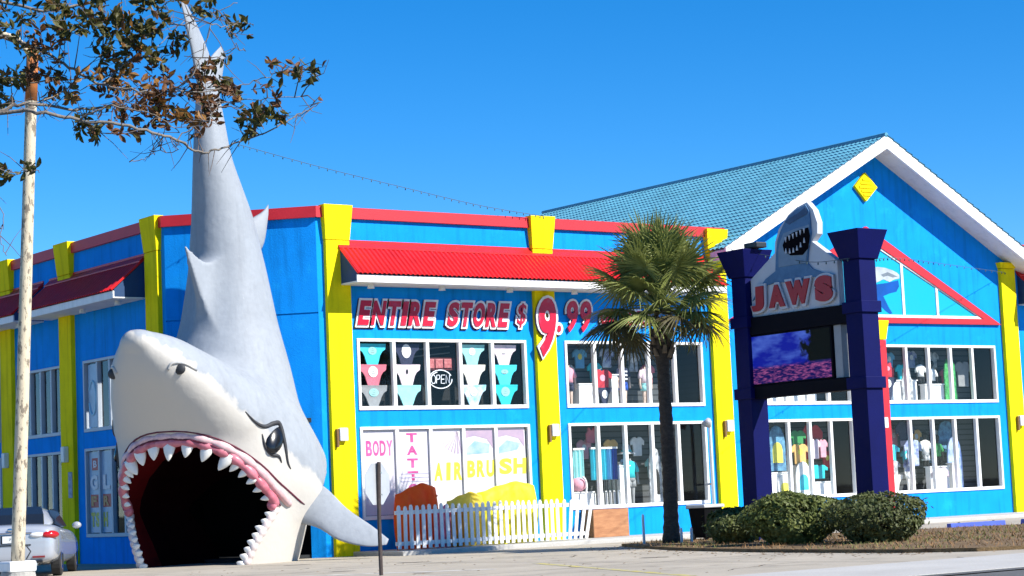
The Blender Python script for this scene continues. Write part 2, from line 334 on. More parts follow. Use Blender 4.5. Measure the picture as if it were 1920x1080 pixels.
for x, z, m in [(.30, 2.70, 1), (6.42, 2.70, 2), (12.22, 2.72, 3), (18.05, 2.72, 4), (23.86, 2.70, 5)]:
    q = MB(); q.box(x-.11, x+.11, -.24, -.12, z-.16, z+.14); o = bevel(q.build('wall_light', 'lampbox', pil[m]), .02)
    q = MB(); q.box(x-.17, x-.12, -.2, -.125, z-.30, z+.12); q.build('light_bracket', 'amber', pil[m])
q = MB(); q.box(-CH-.26, -CH-.12, 7.95, 8.15, 2.45, 2.85); bevel(q.build('wall_light', 'lampbox', B), .02)
q = MB(); q.box(-CH-.26, -CH-.12, 11.8, 12.0, 2.45, 2.85); bevel(q.build('wall_light', 'lampbox', B), .02)
mat('notice', (.12, .16, .30), rough=.5, noise=.2, nscale=9, rgb2=(.35, .4, .5))
q = MB(); q.box(-CH-.135, -CH-.121, 7.76, 7.99, 1.55, 2.2); q.build('notice_plate', 'notice', B)

# windows: frame, mullions, panes
def window(axis, a, b, z0, z1, n, parent=B, fr=.07, gl='glass', gm=None):
    fn = (lambda u, d, v: (u, d, v)) if axis == 'F' else (lambda u, d, v: (-CH+d, u, v))
    def bx(mb, u0, u1, d0, d1, v0, v1):
        p = [fn(u, d, v) for v in (v0, v1) for (u, d) in ((u0, d0), (u1, d0), (u1, d1), (u0, d1))]
        mb.add(p, [(0, 3, 2, 1), (4, 5, 6, 7), (0, 1, 5, 4), (1, 2, 6, 5), (2, 3, 7, 6), (3, 0, 4, 7)])
    q = MB(); d0, d1 = -.035, .10
    bx(q, a, b, d0, d1, z0, z0+fr+.02); bx(q, a, b, d0, d1, z1-fr, z1); bx(q, a, a+fr, d0, d1, z0+fr+.02, z1-fr); bx(q, b-fr, b, d0, d1, z0+fr+.02, z1-fr)
    f = bevel(q.build('window', 'white' if axis == 'F' else 'frame_side', parent), .006)
    W = (b-a-2*fr)/n
    for i in range(n):
        u = a+fr+W*i
        if i:
            q = MB(); bx(q, u-.045, u+.045, -.02, .09, z0+fr+.02, z1-fr); q.build('mullion', 'white' if axis == 'F' else 'frame_side', f)
        q = MB(); x0, x1 = u+(.045 if i else 0), u+W-(.045 if i < n-1 else 0)
        pq = [fn(x0, .055, z0+fr+.02), fn(x1, .055, z0+fr+.02), fn(x1, .055, z1-fr), fn(x0, .055, z1-fr)]; q.quad(*(pq if axis == 'F' else pq[::-1])); q.build('pane', glass(gl if axis == 'F' else 'glass_side'), f)
    return f
glass('glass', (.95, .97, .97), .65); glass('glass_side', (.9, .94, .95), .9); mat('frame_side', (.42, .46, .52), rough=.4, noise=.06)
for a, b in WINS:
    window('F', a, b, *UZ, 5); window('F', a, b, *LZ, 5)
window('F', 25.0, 29.5, *UZ, 5); window('F', 25.0, 29.5, *LZ, 5)
for k, (a, b) in enumerate(LW):
    window('L', a, b, *LUZ, 4); window('L', a, b, *LLZ, 4)
# raked display backs behind the windows (slat wall)
def slatmat(name, c1, c2, sc):
    m = mat(name, c1, rough=.7, noise=.1); N = m.node_tree.nodes; L = m.node_tree.links
    tc = N.new('ShaderNodeTexCoord'); wv = N.new('ShaderNodeTexWave'); wv.bands_direction = 'Z'; wv.inputs['Scale'].default_value = sc; wv.inputs['Distortion'].default_value = .0
    mx = N.new('ShaderNodeMix'); mx.data_type = 'RGBA'; cr = N.new('ShaderNodeMapRange'); cr.inputs[1].default_value = .05; cr.inputs[2].default_value = .25
    L.new(tc.outputs['Object'], wv.inputs[0]); L.new(wv.outputs['Fac'], cr.inputs[0]); L.new(cr.outputs[0], mx.inputs[0])
    mx.inputs[6].default_value = (*c2, 1); mx.inputs[7].default_value = (*c1, 1); L.new(mx.outputs[2], N['Principled BSDF'].inputs['Base Color'])
slatmat('slat', (.075, .082, .09), (.02, .022, .025), 2.0); slatmat('slat_dark', (.005, .0055, .007), (.002, .002, .002), 2.0)
for i, (a, b) in enumerate(WINS+[(25.0, 29.5)]):
    for (z0, z1) in (UZ, LZ):
        up = z0 > 3
        q = MB(); q.box(a-.1, b+.1, 1.05, 1.1, z0-.05, z1+.1); q.build('display_back', 'slat_dark' if (i == 0) else 'slat', B)
        q = MB(); q.box(a-.1, b+.1, .17, 1.05, z0-.05, z0+.02); q.build('display_floor', 'white' if i else 'black', B)
        for sx0 in (b+.02, a-.08): q = MB(); q.box(sx0, sx0+.06, .17, 1.05, z0+.02, z1+.1); q.build('display_side', 'slat_dark', B)
        q = MB(); q.box(a-.1, b+.1, .17, 1.05, z1+.1, z1+.14); q.build('display_ceiling', 'interior', B)
# awnings: ribbed red sheet on a sloped frame
def awning(axis, a, b):
    fn = (lambda u, d, v: (u, -d, v)) if axis == 'F' else (lambda u, d, v: (-CH-d, u, v))
    aw = MB()
    for (u0, u1, d0, d1, v0, v1) in [(a, b, .10, .82, 6.16, 6.19)]:
        p = [fn(u, d, v) for v in (v0, v1) for (u, d) in ((u0, d0-.1), (u1, d0-.1), (u1, d1), (u0, d1))]; aw.add(p, [(0, 3, 2, 1), (4, 5, 6, 7), (0, 1, 5, 4), (1, 2, 6, 5), (2, 3, 7, 6), (3, 0, 4, 7)])
    root = aw.build('awning', 'soffit', B)
    q = MB(); p = [fn(u, d, v) for v in (6.155, 6.33) for (u, d) in ((a-.02, .82), (b+.02, .82), (b+.02, .86), (a-.02, .86))]
    q.add(p, [(0, 3, 2, 1), (4, 5, 6, 7), (0, 1, 5, 4), (1, 2, 6, 5), (2, 3, 7, 6), (3, 0, 4, 7)]); bevel(q.build('fascia', 'white', root), .006)
    # ribbed sheet
    R = []; nrib = int((b-a)/.13); U = []
    for k in range(nrib*4+1):
        u = a-.04+(b-a+.08)*k/(nrib*4); h = (0, .0, .028, .028)[k % 4]; U.append((u, h))
    q = MB(); rows = [(.02, 7.12), (.90, 6.345)]; vs_ = []; fs = []
    for (d, v) in rows:
        for (u, h) in U: vs_.append(fn(u, d+h*.66, v+h*.75))
    n = len(U)
    for i in range(n-1): fs.append((i, i+1, n+i+1, n+i))
    q.add(vs_, fs); o = q.build('roof_sheet', 'red_metal', root)
    s = o.modifiers.new('solid', 'SOLIDIFY'); s.thickness = .012; s.offset = -1
    q = MB(); p = [fn(u, d, v) for (u) in (a-.05, b+.05) for (d, v) in ((.004, 7.24), (.03, 7.24), (.03, 7.19), (.17, 7.06), (.17, 7.03), (.004, 7.15))]
    q.rings([p[:6], p[6:]]); q.build('flashing', 'red_metal', root)
    for u, s_ in ((a, 1), (b, -1)):
        q = MB(); pr = [(.0, 6.19), (.815, 6.19), (.815, 6.37), (.0, 7.09)]
        q.rings([[fn(u+s_*.0, d, v) for d, v in pr], [fn(u+s_*.03, d, v) for d, v in pr]]); q.build('end_panel', 'navy' if s_*(1 if axis == 'F' else 1) > 0 else 'wall_blue', root)
        q = MB(); q.tube([fn(u, .0, 7.13), fn(u, .9, 6.36)], .03, 6); q.build('edge_trim', 'red_metal', root)
    for k in range(int((b-a)/2.0)):
        u = a+.6+2.0*k; q = MB(); c = fn(u, .45, 6.13); q.tube([(c[0], c[1], 6.16), (c[0], c[1], 6.06)], [.06, .085], 10); q.build('soffit_lamp', 'lampbox', root)
    return root
awning('F', .43, 11.75); awning('F', 24.3, 29.8); awning('L', 3.62, 9.1); awning('L', 9.6, 15.2); awning('L', 15.7, 21)
# gable roof
AX, AZ, SL = 18.2, 10.78, .541
zt = lambda x: AZ-SL*abs(x-AX)
def roof_side(sgn):
    xe = AX+sgn*6.35; L_ = math.hypot(6.35, 6.35*SL); nr = int(L_/.27); q = MB(); ny = int(16.2/.042)
    vs_ = []; rows = []
    for r in range(nr):
        for e in (0, 1):
            t = (r+e*.98)/nr; lift = .0 if e == 0 else .035
            rows.append((t, lift))
    for (t, lift) in rows:
        x = AX+sgn*6.35*t; z0 = AZ-SL*6.35*t
        for k in range(ny+1):
            y = -.82+.042*k; h = .022*math.cos(2*math.pi*k/4)+lift
            vs_.append((x+sgn*h*.47, y, z0+h*.88))
    n = ny+1; fs = [(r*n+k, r*n+k+1, (r+1)*n+k+1, (r+1)*n+k) for r in range(len(rows)-1) for k in range(ny)]
    q.add(vs_, fs); return q.build('roof_sheet', 'roof_blue', GR, smooth=False)
q = MB(); q.prism([(AX, AZ-.05), (AX+6.3, zt(AX+6.3)-.05), (AX+6.3, zt(AX+6.3)-.30), (AX, AZ-.30), (AX-6.3, zt(AX-6.3)-.30), (AX-6.3, zt(AX-6.3)-.05)], -.70, 15.3, 'y')
GR = q.build('gable_roof', 'soffit', B)
roof_side(-1); roof_side(1)
for s_ in (-1, 1):
    q = MB(); xe = AX+s_*6.32; q.prism([(AX, AZ+.02), (xe, zt(xe)+.02), (xe, zt(xe)-.34), (AX, AZ-.36)], -.79, -.72, 'y'); bevel(q.build('rake_board', 'white', GR), .006)
q = MB(); q.tube([(AX, -.8, AZ+.03), (AX, 15.4, AZ+.03)], .07, 8); q.build('ridge_cap', 'roof_blue', GR)
q = MB(); q.box(24.2, 24.3, 0, 15, 7.2, 7.4); q.box(12.1, 12.2, 0.05, 15, 7.2, 7.4); q.build('gable_plate', 'soffit', GR)
q = MB(); q.prism([(17.99, 9.83), (18.45, 9.42), (17.97, 8.99), (17.54, 9.41)], -.10, 0, 'y'); dv = bevel(q.build('diamond_vent', 'yellow', B), .012)
for k in range(5):
    z = 9.18+.11*k; wd = .40-abs(z-9.41)*.95; q = MB(); q.box(18.0-wd*.75, 18.0+wd*.75, -.125, -.10, z-.03, z+.03); q.build('louvre', 'yellow', dv)
# triangular gable window with printed film
mat('film_cyan', (.005, .42, .66), rough=.25, noise=.12, nscale=.9, rgb2=(.01, .36, .60))
mat('film_blue', (.004, .07, .33), rough=.3, noise=.2, nscale=2); mat('film_pale', (.40, .44, .46), rough=.3, noise=.2, nscale=3); mat('film_grey', (.16, .19, .22), rough=.3, noise=.2)
TL, TA, TR = (12.5, 5.52), (17.9, 8.28), (23.35, 5.55)
def inset(d, db): # similar triangle set in from the sides
    s = .511; return [(TL[0]+d/s+db, TL[1]+db), (TA[0], TA[1]-d*1.12), (TR[0]-d/s-db, TR[1]+db)]
o0, o1, o2 = inset(0, 0), inset(.30, .16), inset(.36, .24)
def triframe(A, Bq, y0, y1):
    q = MB()
    for i in range(3):
        j = (i+1) % 3; q.prism([A[i], A[j], Bq[j], Bq[i]], y0, y1, 'y')
    return q
gw = triframe(o0, o1, -.09, 0.0).build('gable_window', 'red_trim', B); triframe(o1, o2, -.06, 0.01).build('frame', 'white', gw)
ztri = lambda x: o2[1][1]-(abs(x-o2[1][0]))*(o2[1][1]-o2[0][1])/(o2[2][0]-o2[1][0])
xs = [o2[0][0], 14.9, 16.35, 17.9, 19.27, 20.68, o2[2][0]]
for i in range(6):
    a, b = xs[i]+(.03 if i else 0), xs[i+1]-(.03 if i < 5 else 0); zb = o2[0][1]
    q = MB(); pts = [(a, zb), (b, zb), (b, ztri(b)), (a, ztri(a))]
    if i == 0: pts = pts[:3]
    if i == 5: pts = [pts[0], pts[1], pts[3]]
    q.prism(pts, -.03, 0.0, 'y'); q.build('pane', 'film_cyan', gw)
    if i:
        q = MB(); q.prism([(xs[i]-.045, zb), (xs[i]+.045, zb), (xs[i]+.045, ztri(xs[i]+.045)), (xs[i]-.045, ztri(xs[i]-.045))], -.055, 0, 'y'); q.build('mullion', 'white', gw)
sw = thing('shark_print', 'printed swimming shark picture on the cyan gable window', 'picture', (18.5, -.04, 6.3))
blue = [(17.96, 6.70), (18.14, 6.63), (18.6, 6.68), (19.12, 6.78), (19.14, 6.6), (19.02, 6.45), (18.73, 6.39), (18.47, 6.31), (18.55, 6.18), (18.66, 6.0), (18.80, 5.82), (18.70, 5.80), (18.54, 5.88), (18.40, 5.98), (18.27, 6.1), (18.14, 6.28), (17.96, 6.35)]
whi = [(17.96, 7.06), (18.12, 7.12), (18.33, 7.14), (18.62, 7.12), (18.9, 7.06), (19.08, 7.0), (19.18, 6.93), (19.17, 6.83), (18.98, 6.80), (18.76, 6.72), (18.51, 6.79), (18.15, 6.66), (17.96, 6.68)]
q = MB(); q.prism(blue, -.036, -.031, 'y'); q.build('shark_belly', 'film_blue', sw)
q = MB(); q.prism(whi, -.038, -.033, 'y'); q.build('shark_back', 'film_pale', sw)
q = MB(); q.prism([(18.42, 6.92), (18.7, 7.0), (18.95, 6.93), (19.1, 6.88), (18.9, 6.85), (18.7, 6.9), (18.52, 6.86)], -.041, -.037, 'y'); q.build('shark_mouth', 'film_grey', sw)

# ================================================================== the shark entrance
PHI = math.radians(30)
SO = Vector((-2.28, .44, GZ)); SANG = math.atan2(-.847, .531)      # local x axis direction in the ground plane
SH = thing('shark_statue', 'giant grey and white shark sculpture standing on its open jaws, tail in the air', 'statue', SO, SANG)
def tab(z, T, k): return np.interp(z, [t[0] for t in T], [t[k] for t in T])
#        z     yc     a     b
BODY = [(-.4, -.6, 1.5, 1.85), (0, -.6, 1.66, 1.92), (.8, -.6, 1.88, 2.1), (1.7, -.58, 2.08, 2.18), (2.5, -.5, 2.03, 2.06), (3.4, -.25, 1.70, 1.66), (4.3, -.02, 1.42, 1.36), (5.35, .08, 1.10, 1.10), (6.55, .08, .88, .90),
        (7.8, -.08, .68, .74), (9.1, -.46, .42, .48), (10.3, -.56, .28, .34), (11.0, -.62, .17, .26), (11.4, -.65, .05, .1), (12.5, -.65, .02, .02)]
BZ = np.linspace(-.5, 12, 260)
def smooth_tab(k):
    v = tab(BZ, BODY, k); ker = np.hanning(21); ker /= ker.sum(); return np.convolve(np.pad(v, 10, mode='edge'), ker, 'valid')
BYC, BA, BB = smooth_tab(1), smooth_tab(2), smooth_tab(3)
SA, SB = np.array([-.9, 2.55]), np.array([-4.05, 4.92]); SD = SB-SA; SLEN = np.linalg.norm(SD); SU = SD/SLEN; SN = np.array([SU[1], -SU[0]])  # dorsal normal (y,z)
SN = np.array([.60, .80])
def outer(x, y, z):
    yc, a, b = np.interp(z, BZ, BYC), np.interp(z, BZ, BA), np.interp(z, BZ, BB)
    f1 = (np.sqrt((x/a)**2+((y-yc)/b)**2)-1)*np.minimum(a, b)
    t = ((y-SA[0])*SU[0]+(z-SA[1])*SU[1])/SLEN; n = (y-SA[0])*SN[0]+(z-SA[1])*SN[1]
    wd = np.interp(t, [-.3, 0, .3, .55, .78, .92], [2.2, 2.12, 1.82, 1.38, .90, .60]); hh = np.interp(t, [-.3, 0, .3, .55, .78, .92], [1.5, 1.45, 1.22, .92, .64, .46])
    capf = np.sqrt(np.clip(1-np.clip((t-.74)/.26, 0, 1)**2, 0, 1)); wd = np.maximum(wd*capf, .02); hh = np.maximum(hh*capf, .02)
    hh = np.where(n < 0, hh*.80, hh)
    e = 2.3; rr = (np.abs(x/wd)**e+np.abs(n/hh)**e)**(1/e)
    f2 = (rr-1)*np.minimum(wd, hh); f2 = np.maximum(f2, np.maximum((-.35-t)*SLEN, (t-1)*SLEN))
    k = .45; h = np.clip(.5+.5*(f2-f1)/k, 0, 1); f = f2*(1-h)+f1*h-k*h*(1-h)
    m = (z > 3.9) & (z < 7.3) & (y < .3) & (np.abs(x) < 1.2)
    if m.any():                                                       # dorsal fin blended into the back
        xm, ym, zm = x[m], y[m], z[m]; th = np.interp(ym, [-1.85, -1.2, -.5, 0], [.02, .10, .24, .30])
        f3 = np.maximum(poly_sdf(ym, zm, FIN), (np.abs(xm)-th)*.9); fm = f[m]; k3 = .30; h3 = np.clip(.5+.5*(f3-fm)/k3, 0, 1); f = f.copy(); f[m] = f3*(1-h3)+fm*h3-k3*h3*(1-h3)
    return f
FIN = [(0, 4.2), (-.62, 4.75), (-.95, 5.3), (-1.28, 5.95), (-1.58, 6.55), (-1.80, 7.02), (-1.45, 6.80), (-1.05, 6.66), (-.5, 6.62), (0, 6.6)]
ARCH_R = [(1.22, -.6), (1.24, 0), (1.44, .45), (1.66, .9), (1.79, 1.2), (1.74, 1.5), (1.52, 1.95), (1.14, 2.33), (.62, 2.56), (0, 2.62)]
ARCH = ARCH_R+[(-x, z) for x, z in ARCH_R[::-1][1:]]
def poly_sdf(x, z, P):
    d = np.full(x.shape, 1e9); ins = np.zeros(x.shape, bool); n = len(P)
    for i in range(n):
        ax, az = P[i]; bx, bz = P[(i+1) % n]; ex, ez = bx-ax, bz-az; wx, wz = x-ax, z-az
        t = np.clip((wx*ex+wz*ez)/(ex*ex+ez*ez+1e-12), 0, 1); d = np.minimum(d, (wx-ex*t)**2+(wz-ez*t)**2)
        c = ((az > z) != (bz > z)) & (x < (bx-ax)*(z-az)/(bz-az+1e-12)+ax); ins ^= c
    return np.where(ins, -1, 1)*np.sqrt(d)
def surface_nets(F, org, h):
    s = F < 0; c = np.zeros(tuple(n-1 for n in F.shape), np.int8)
    offs = [(i, j, k) for i in (0, 1) for j in (0, 1) for k in (0, 1)]
    sl_ = lambda o: tuple(slice(a, F.shape[q]-1+a) for q, a in enumerate(o))
    for o in offs: c += s[sl_(o)]
    act = (c > 0) & (c < 8); idx = np.argwhere(act); vid = -np.ones(c.shape, np.int64); vid[act] = np.arange(len(idx))
    val = {o: F[idx[:, 0]+o[0], idx[:, 1]+o[1], idx[:, 2]+o[2]] for o in offs}
    acc = np.zeros((len(idx), 3)); cnt = np.zeros(len(idx))
    for a in offs:
        for ax in range(3):
            if a[ax]: continue
            b = list(a); b[ax] = 1; b = tuple(b); va, vb = val[a], val[b]; m = (va < 0) != (vb < 0)
            t = np.where(m, va/np.where(m, va-vb, 1), 0); p = np.tile(np.array(a, float), (len(idx), 1)); p[:, ax] += t
            acc[m] += p[m]; cnt[m] += 1
    V = (idx+acc/cnt[:, None])*h+org; quads = []
    for ax in range(3):
        u, v = (ax+1) % 3, (ax+2) % 3
        a = [slice(None)]*3; b = [slice(None)]*3; a[ax] = slice(0, -1); b[ax] = slice(1, None)
        sa, sb = s[tuple(a)], s[tuple(b)]; e = np.argwhere(sa != sb); e = e[(e[:, u] > 0) & (e[:, v] > 0) & (e[:, u] < F.shape[u]-1) & (e[:, v] < F.shape[v]-1)]
        flip = sa[e[:, 0], e[:, 1], e[:, 2]]; cells = []
        for (du, dv) in ((1, 1), (0, 1), (0, 0), (1, 0)):
            q = e.copy(); q[:, u] -= du; q[:, v] -= dv; cells.append(vid[q[:, 0], q[:, 1], q[:, 2]])
        Q = np.stack(cells, 1); Q[~flip] = Q[~flip][:, ::-1]; quads.append(Q)
    return V, np.concatenate(quads)
hS = .05; org = np.array([-2.6, -5.0, -.3]); dims = (105, 140, 238)
gx, gy, gz = (org[i]+hS*np.arange(dims[i]) for i in range(3))
X, Y, Zg = np.meshgrid(gx, gy, gz, indexing='ij'); FO = outer(X, Y, Zg)
X2, Z2 = np.meshgrid(gx, gz, indexing='ij'); A2 = poly_sdf(X2, Z2, ARCH)
CV = np.maximum(A2[:, None, :]+.28*np.maximum(0, Y+.2), Y-1.9)
kk = .06; hh = np.clip(.5-.5*(FO+CV)/kk, 0, 1); FS = FO*(1-hh)-CV*hh+kk*hh*(1-hh)
V, Q = surface_nets(FS, org, hS)
cen = V[Q].mean(1); cvc = np.maximum(poly_sdf(cen[:, 0], cen[:, 2], ARCH)+.28*np.maximum(0, cen[:, 1]+.2), cen[:, 1]-1.9)
lin = (np.abs(cvc) < .035) & (outer(cen[:, 0], cen[:, 1], cen[:, 2]) < -.05)
lin |= (cvc < .15) & (cen[:, 1] > -.1)
def npmesh(name, V, Q, m):
    u, inv = np.unique(Q, return_inverse=True); me = bpy.data.meshes.new(name); me.from_pydata(V[u].tolist(), [], inv.reshape(Q.shape).tolist()); me.update()
    me.polygons.foreach_set('use_smooth', [True]*len(me.polygons)); me.materials.append(m); return me, u
sm = mat('shark_skin', (.285, .312, .345), rough=.6, spec=.25, noise=.06, nscale=1.3, bump=.5, bscale=5, fine=.05, streak=.14, wear=((.35, .37, .39), 3.2, .66, .74))
N_ = sm.node_tree.nodes; L_ = sm.node_tree.links; bs = N_['Principled BSDF']; old = bs.inputs['Base Color'].links[0].from_socket
an = N_.new('ShaderNodeAttribute'); an.attribute_name = 'belly'; ns = N_.new('ShaderNodeTexNoise'); ns.inputs['Scale'].default_value = 3.2; ns.inputs['Detail'].default_value = 6; ns.inputs['Distortion'].default_value = .6
tc_ = N_.new('ShaderNodeTexCoord'); mp_ = N_.new('ShaderNodeMapping'); mp_.inputs['Scale'].default_value = (1.6, .5, .5); L_.new(tc_.outputs['Object'], mp_.inputs[0]); L_.new(mp_.outputs[0], ns.inputs['Vector'])
ad = N_.new('ShaderNodeMath'); ad.operation = 'MULTIPLY_ADD'; ad.inputs[1].default_value = .75; L_.new(ns.outputs['Fac'], ad.inputs[0]); L_.new(an.outputs['Fac'], ad.inputs[2])
mr_ = N_.new('ShaderNodeMapRange'); mr_.inputs[1].default_value = .29; mr_.inputs[2].default_value = .45; L_.new(ad.outputs[0], mr_.inputs[0])
mx_ = N_.new('ShaderNodeMix'); mx_.data_type = 'RGBA'; L_.new(mr_.outputs[0], mx_.inputs[0]); L_.new(old, mx_.inputs[6]); mx_.inputs[7].default_value = (.53, .505, .46, 1); L_.new(mx_.outputs[2], bs.inputs['Base Color'])
me, u = npmesh('body', V, Q[~lin], sm); bo = link('body', me, SH, local=True)
bl = np.interp(V[u][:, 1], [-5, -3.75, -1.6, -.5, .6, 1.6], [5.6, 4.72, 2.62, 1.85, 1.4, 1.2])-V[u][:, 2]
at_ = me.attributes.new('belly', 'FLOAT', 'POINT'); at_.data.foreach_set('value', np.clip(bl, -2, 2).astype(np.float32))
mat('mouth', (.085, .002, .004), rough=.9, spec=.1, noise=.25, nscale=1.5, bump=.3, bscale=8)
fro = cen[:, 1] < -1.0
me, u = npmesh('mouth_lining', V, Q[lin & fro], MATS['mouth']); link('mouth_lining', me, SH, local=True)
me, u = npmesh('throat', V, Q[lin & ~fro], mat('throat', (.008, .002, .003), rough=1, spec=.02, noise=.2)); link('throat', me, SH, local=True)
YS = np.linspace(-5, 1.2, 500)
def front_y(x, z):
    f = outer(np.full(500, x), YS, np.full(500, z)); i = np.argmax(f < 0); return float(YS[i]) if f[i] < 0 else -.6
def arch_pts(P, n):
    P = smooth_curve([(x, 0, z) for x, z in P], 6); d = [0]
    for i in range(1, len(P)): d.append(d[-1]+(P[i]-P[i-1]).length)
    out = []
    for k in range(n):
        s = d[-1]*k/(n-1); i = min(max(np.searchsorted(d, s)-1, 0), len(P)-2); t = (s-d[i])/(d[i+1]-d[i]); out.append(P[i].lerp(P[i+1], t))
    return out
mat('gum', (.46, .09, .13), rough=.35, noise=.22, nscale=4, rgb2=(.62, .22, .27)); mat('gum_pale', (.62, .34, .36), rough=.4, noise=.2, nscale=5, rgb2=(.74, .52, .52)); mat('gum_low', (.66, .52, .50), rough=.4, noise=.1, nscale=4, rgb2=(.70, .64, .60)); mat('gum_line', (.10, .012, .03), rough=.6, noise=.1)
mat('tooth', (.80, .78, .72), rough=.3, noise=.06, nscale=6)
upper = [(x, z) for x, z in ARCH if z >= 1.2]
def rim(P, n, off):
    out = []; P = arch_pts(P, n)
    for i, p in enumerate(P):
        t = (P[min(i+1, n-1)]-P[max(i-1, 0)]).normalized(); nrm = Vector((t.z, 0, -t.x))
        if nrm.dot(Vector((0, 0, 1.15))-p) > 0: nrm = -nrm          # nrm points away from the mouth
        q = p+nrm*off; out.append((Vector((q.x, front_y(q.x, q.z), q.z)), nrm, t))
    return out
def scallop(nm, P, n, off, r, m, amp=.0, per=7, dy=0.):
    R = rim(P, n, off); q = MB(); q.tube([p+Vector((0, dy, 0)) for p, _, _ in R], [r*(.55 if i in (0, n-1) else 1)*(1+amp*abs(math.sin(math.pi*i/per))) for i in range(n)], 10); q.build(nm, m, SH, smooth=True, local=True)
scallop('gum', upper, 113, .05, .080, 'gum', .45, 7)
scallop('lip', upper, 113, .17, .065, 'gum_pale', .7, 9, .02)
scallop('lip_line', upper, 81, .275, .022, 'gum_line', .0, 7, .0)
scallop('gum_line', upper, 113, .105, .016, 'gum_line', .8, 9, -.075)
for s_ in (-1, 1):
    low = [(s_*x, z) for x, z in ARCH_R if -.3 < z <= 1.3]; scallop('gum', low, 40, .05, .075, 'gum_low', .3, 5)
    q = MB(); q.ball((s_*1.79, front_y(s_*1.79, 1.22)+.02, 1.24), (.12, .09, .12), 10, 8); q.build('mouth_corner', 'gum', SH, smooth=True, local=True)
def tooth(p, nrm, t, ln, wd):
    q = MB(); ax = (-nrm*1.0+Vector((0, -.18, 0))).normalized(); sd = t.normalized(); th = ax.cross(sd).normalized(); R = []
    for (k, r) in ((-.25, .85), (0, 1.0), (.25, .97), (.5, .80), (.75, .52), (.92, .25), (1, .06)):
        R.append([p+ax*(ln*k)+sd*(wd*r*math.cos(a))+th*(wd*.55*r*math.sin(a)) for a in [2*math.pi*i/10 for i in range(10)]])
    q.rings(R); q.build('tooth', 'tooth', SH, smooth=True, local=True)
NT = 25; R = rim(upper, NT, .01)
for i in range(1, NT-1):
    c = 1-abs(i-(NT-1)/2)/((NT-1)/2); jit = random.uniform(.9, 1.1)
    if c > .45 and i % 2: continue
    if c > .45: tooth(R[i][0], R[i][1], R[i][2], .35*jit*random.uniform(.9, 1.05), .15)
    else: tooth(R[i][0], R[i][1], R[i][2], (.14+.28*c)*jit, .062+.085*c)
for s_ in (-1, 1):
    R = rim([(s_*x, z) for x, z in ARCH_R if 0 <= z <= 1.3], 9, .02)
    for i in range(0, 8): tooth(R[i][0], R[i][1], R[i][2], .17-.008*i+random.uniform(-.02, .02), .095-.004*i)
# eyes: black glossy ball in a dark creased socket
mat('eye', (.008, .009, .011), rough=.2, spec=.5, noise=.1); mat('crease', (.035, .037, .042), rough=.6, noise=.2)
def surf_x(y, z, s_):
    xs_ = np.linspace(.05, 2.6, 400); f = outer(xs_, np.full(400, y), np.full(400, z)); i = np.argmax(f > 0); return s_*float(xs_[i])
for s_ in (1, -1):
    ey, ez = -1.52, 2.66; ex = surf_x(ey, ez, s_)
    nrm = Vector((s_*.86, -.42, .30)).normalized(); up_ = (Vector((0, .25, 1))-nrm*nrm.dot(Vector((0, .25, 1)))).normalized(); rt = up_.cross(nrm)
    M_ = Matrix((rt, up_, nrm)).transposed()
    q = MB(); q.ball((ex-s_*.05, ey, ez), (.22, .36, .10), 20, 14, M_ @ Matrix.Rotation(-s_*.25, 3, 'Z')); eo = q.build('eye', 'eye', SH, smooth=True, local=True)
    def on(a, b, lift=.0):
        y_, z_ = ey+a, ez+b; return Vector((surf_x(y_, z_, s_)+s_*lift, y_, z_))
    q = MB(); q.tube(smooth_curve([on(-.72, .58), on(-.52, .36), on(-.28, .26), on(.0, .33), on(.17, .30), on(.20, -.1), on(.26, -.5), on(.36, -.66)], 5), [.010+.042*math.sin(math.pi*i/35) for i in range(36)], 8); q.build('eyelid', 'crease', eo, smooth=True, local=True)
    q = MB(); q.tube(smooth_curve([on(-.32, .10), on(-.24, -.18), on(-.10, -.34), on(.04, -.38), on(.12, -.52)], 5), [.012+.03*math.sin(math.pi*i/20) for i in range(21)], 8); q.build('eyelid', 'crease', eo, smooth=True, local=True)
    # nostril
    def under(x, z):
        return Vector((x, front_y(x, z), z))
    p = under(s_*.80, 4.15)
    q = MB(); q.ball(p+Vector((0, .02, 0)), (.15, .07, .12), 12, 8); no = q.build('nostril', 'crease', SH, smooth=True, local=True)
    q = MB(); q.tube(smooth_curve([under(s_*1.05, 4.12)+Vector((0, -.01, 0)), under(s_*.9, 4.26)+Vector((0, -.02, 0)), under(s_*.72, 4.27)+Vector((0, -.02, 0)), under(s_*.62, 4.14)+Vector((0, -.01, 0))], 4), .03, 8); q.build('nostril_fold', sm, no, smooth=True, local=True)
def fin(nm, secs, tdir, th):
    q = MB(); R = []; tdir = Vector(tdir).normalized(); n = 14
    for (le, te), t in zip(secs, th):
        le, te = Vector(le), Vector(te); ring = []
        for k in range(n):
            a = 2*math.pi*k/n; c = .5-.5*math.cos(a); prof = math.sin(a)*(1-.35*c); ring.append(le.lerp(te, c)+tdir*(t*.5*prof))
        R.append(ring)
    # densify along the span
    D = []
    for j in range(n): D.append(smooth_curve([r[j] for r in R], 5))
    q.rings([[D[j][k] for j in range(n)] for k in range(len(D[0]))]); o = q.build(nm, sm, SH, smooth=True, local=True); o.data.attributes.new('belly', 'FLOAT', 'POINT').data.foreach_set('value', np.full(len(o.data.vertices), -1., np.float32)); return o
fin('pectoral_fin', [((1.6, -.30, .85), (1.6, .35, 1.95)), ((2.3, -.42, .72), (2.3, .15, 1.55)), ((2.85, -.45, .42), (2.85, 0, 1.10)), ((3.45, -.30, .26), (3.45, -.02, .70)), ((3.82, -.1, .28), (3.84, -.02, .40))], (0, -.8, .6), [.36, .24, .15, .09, .04])
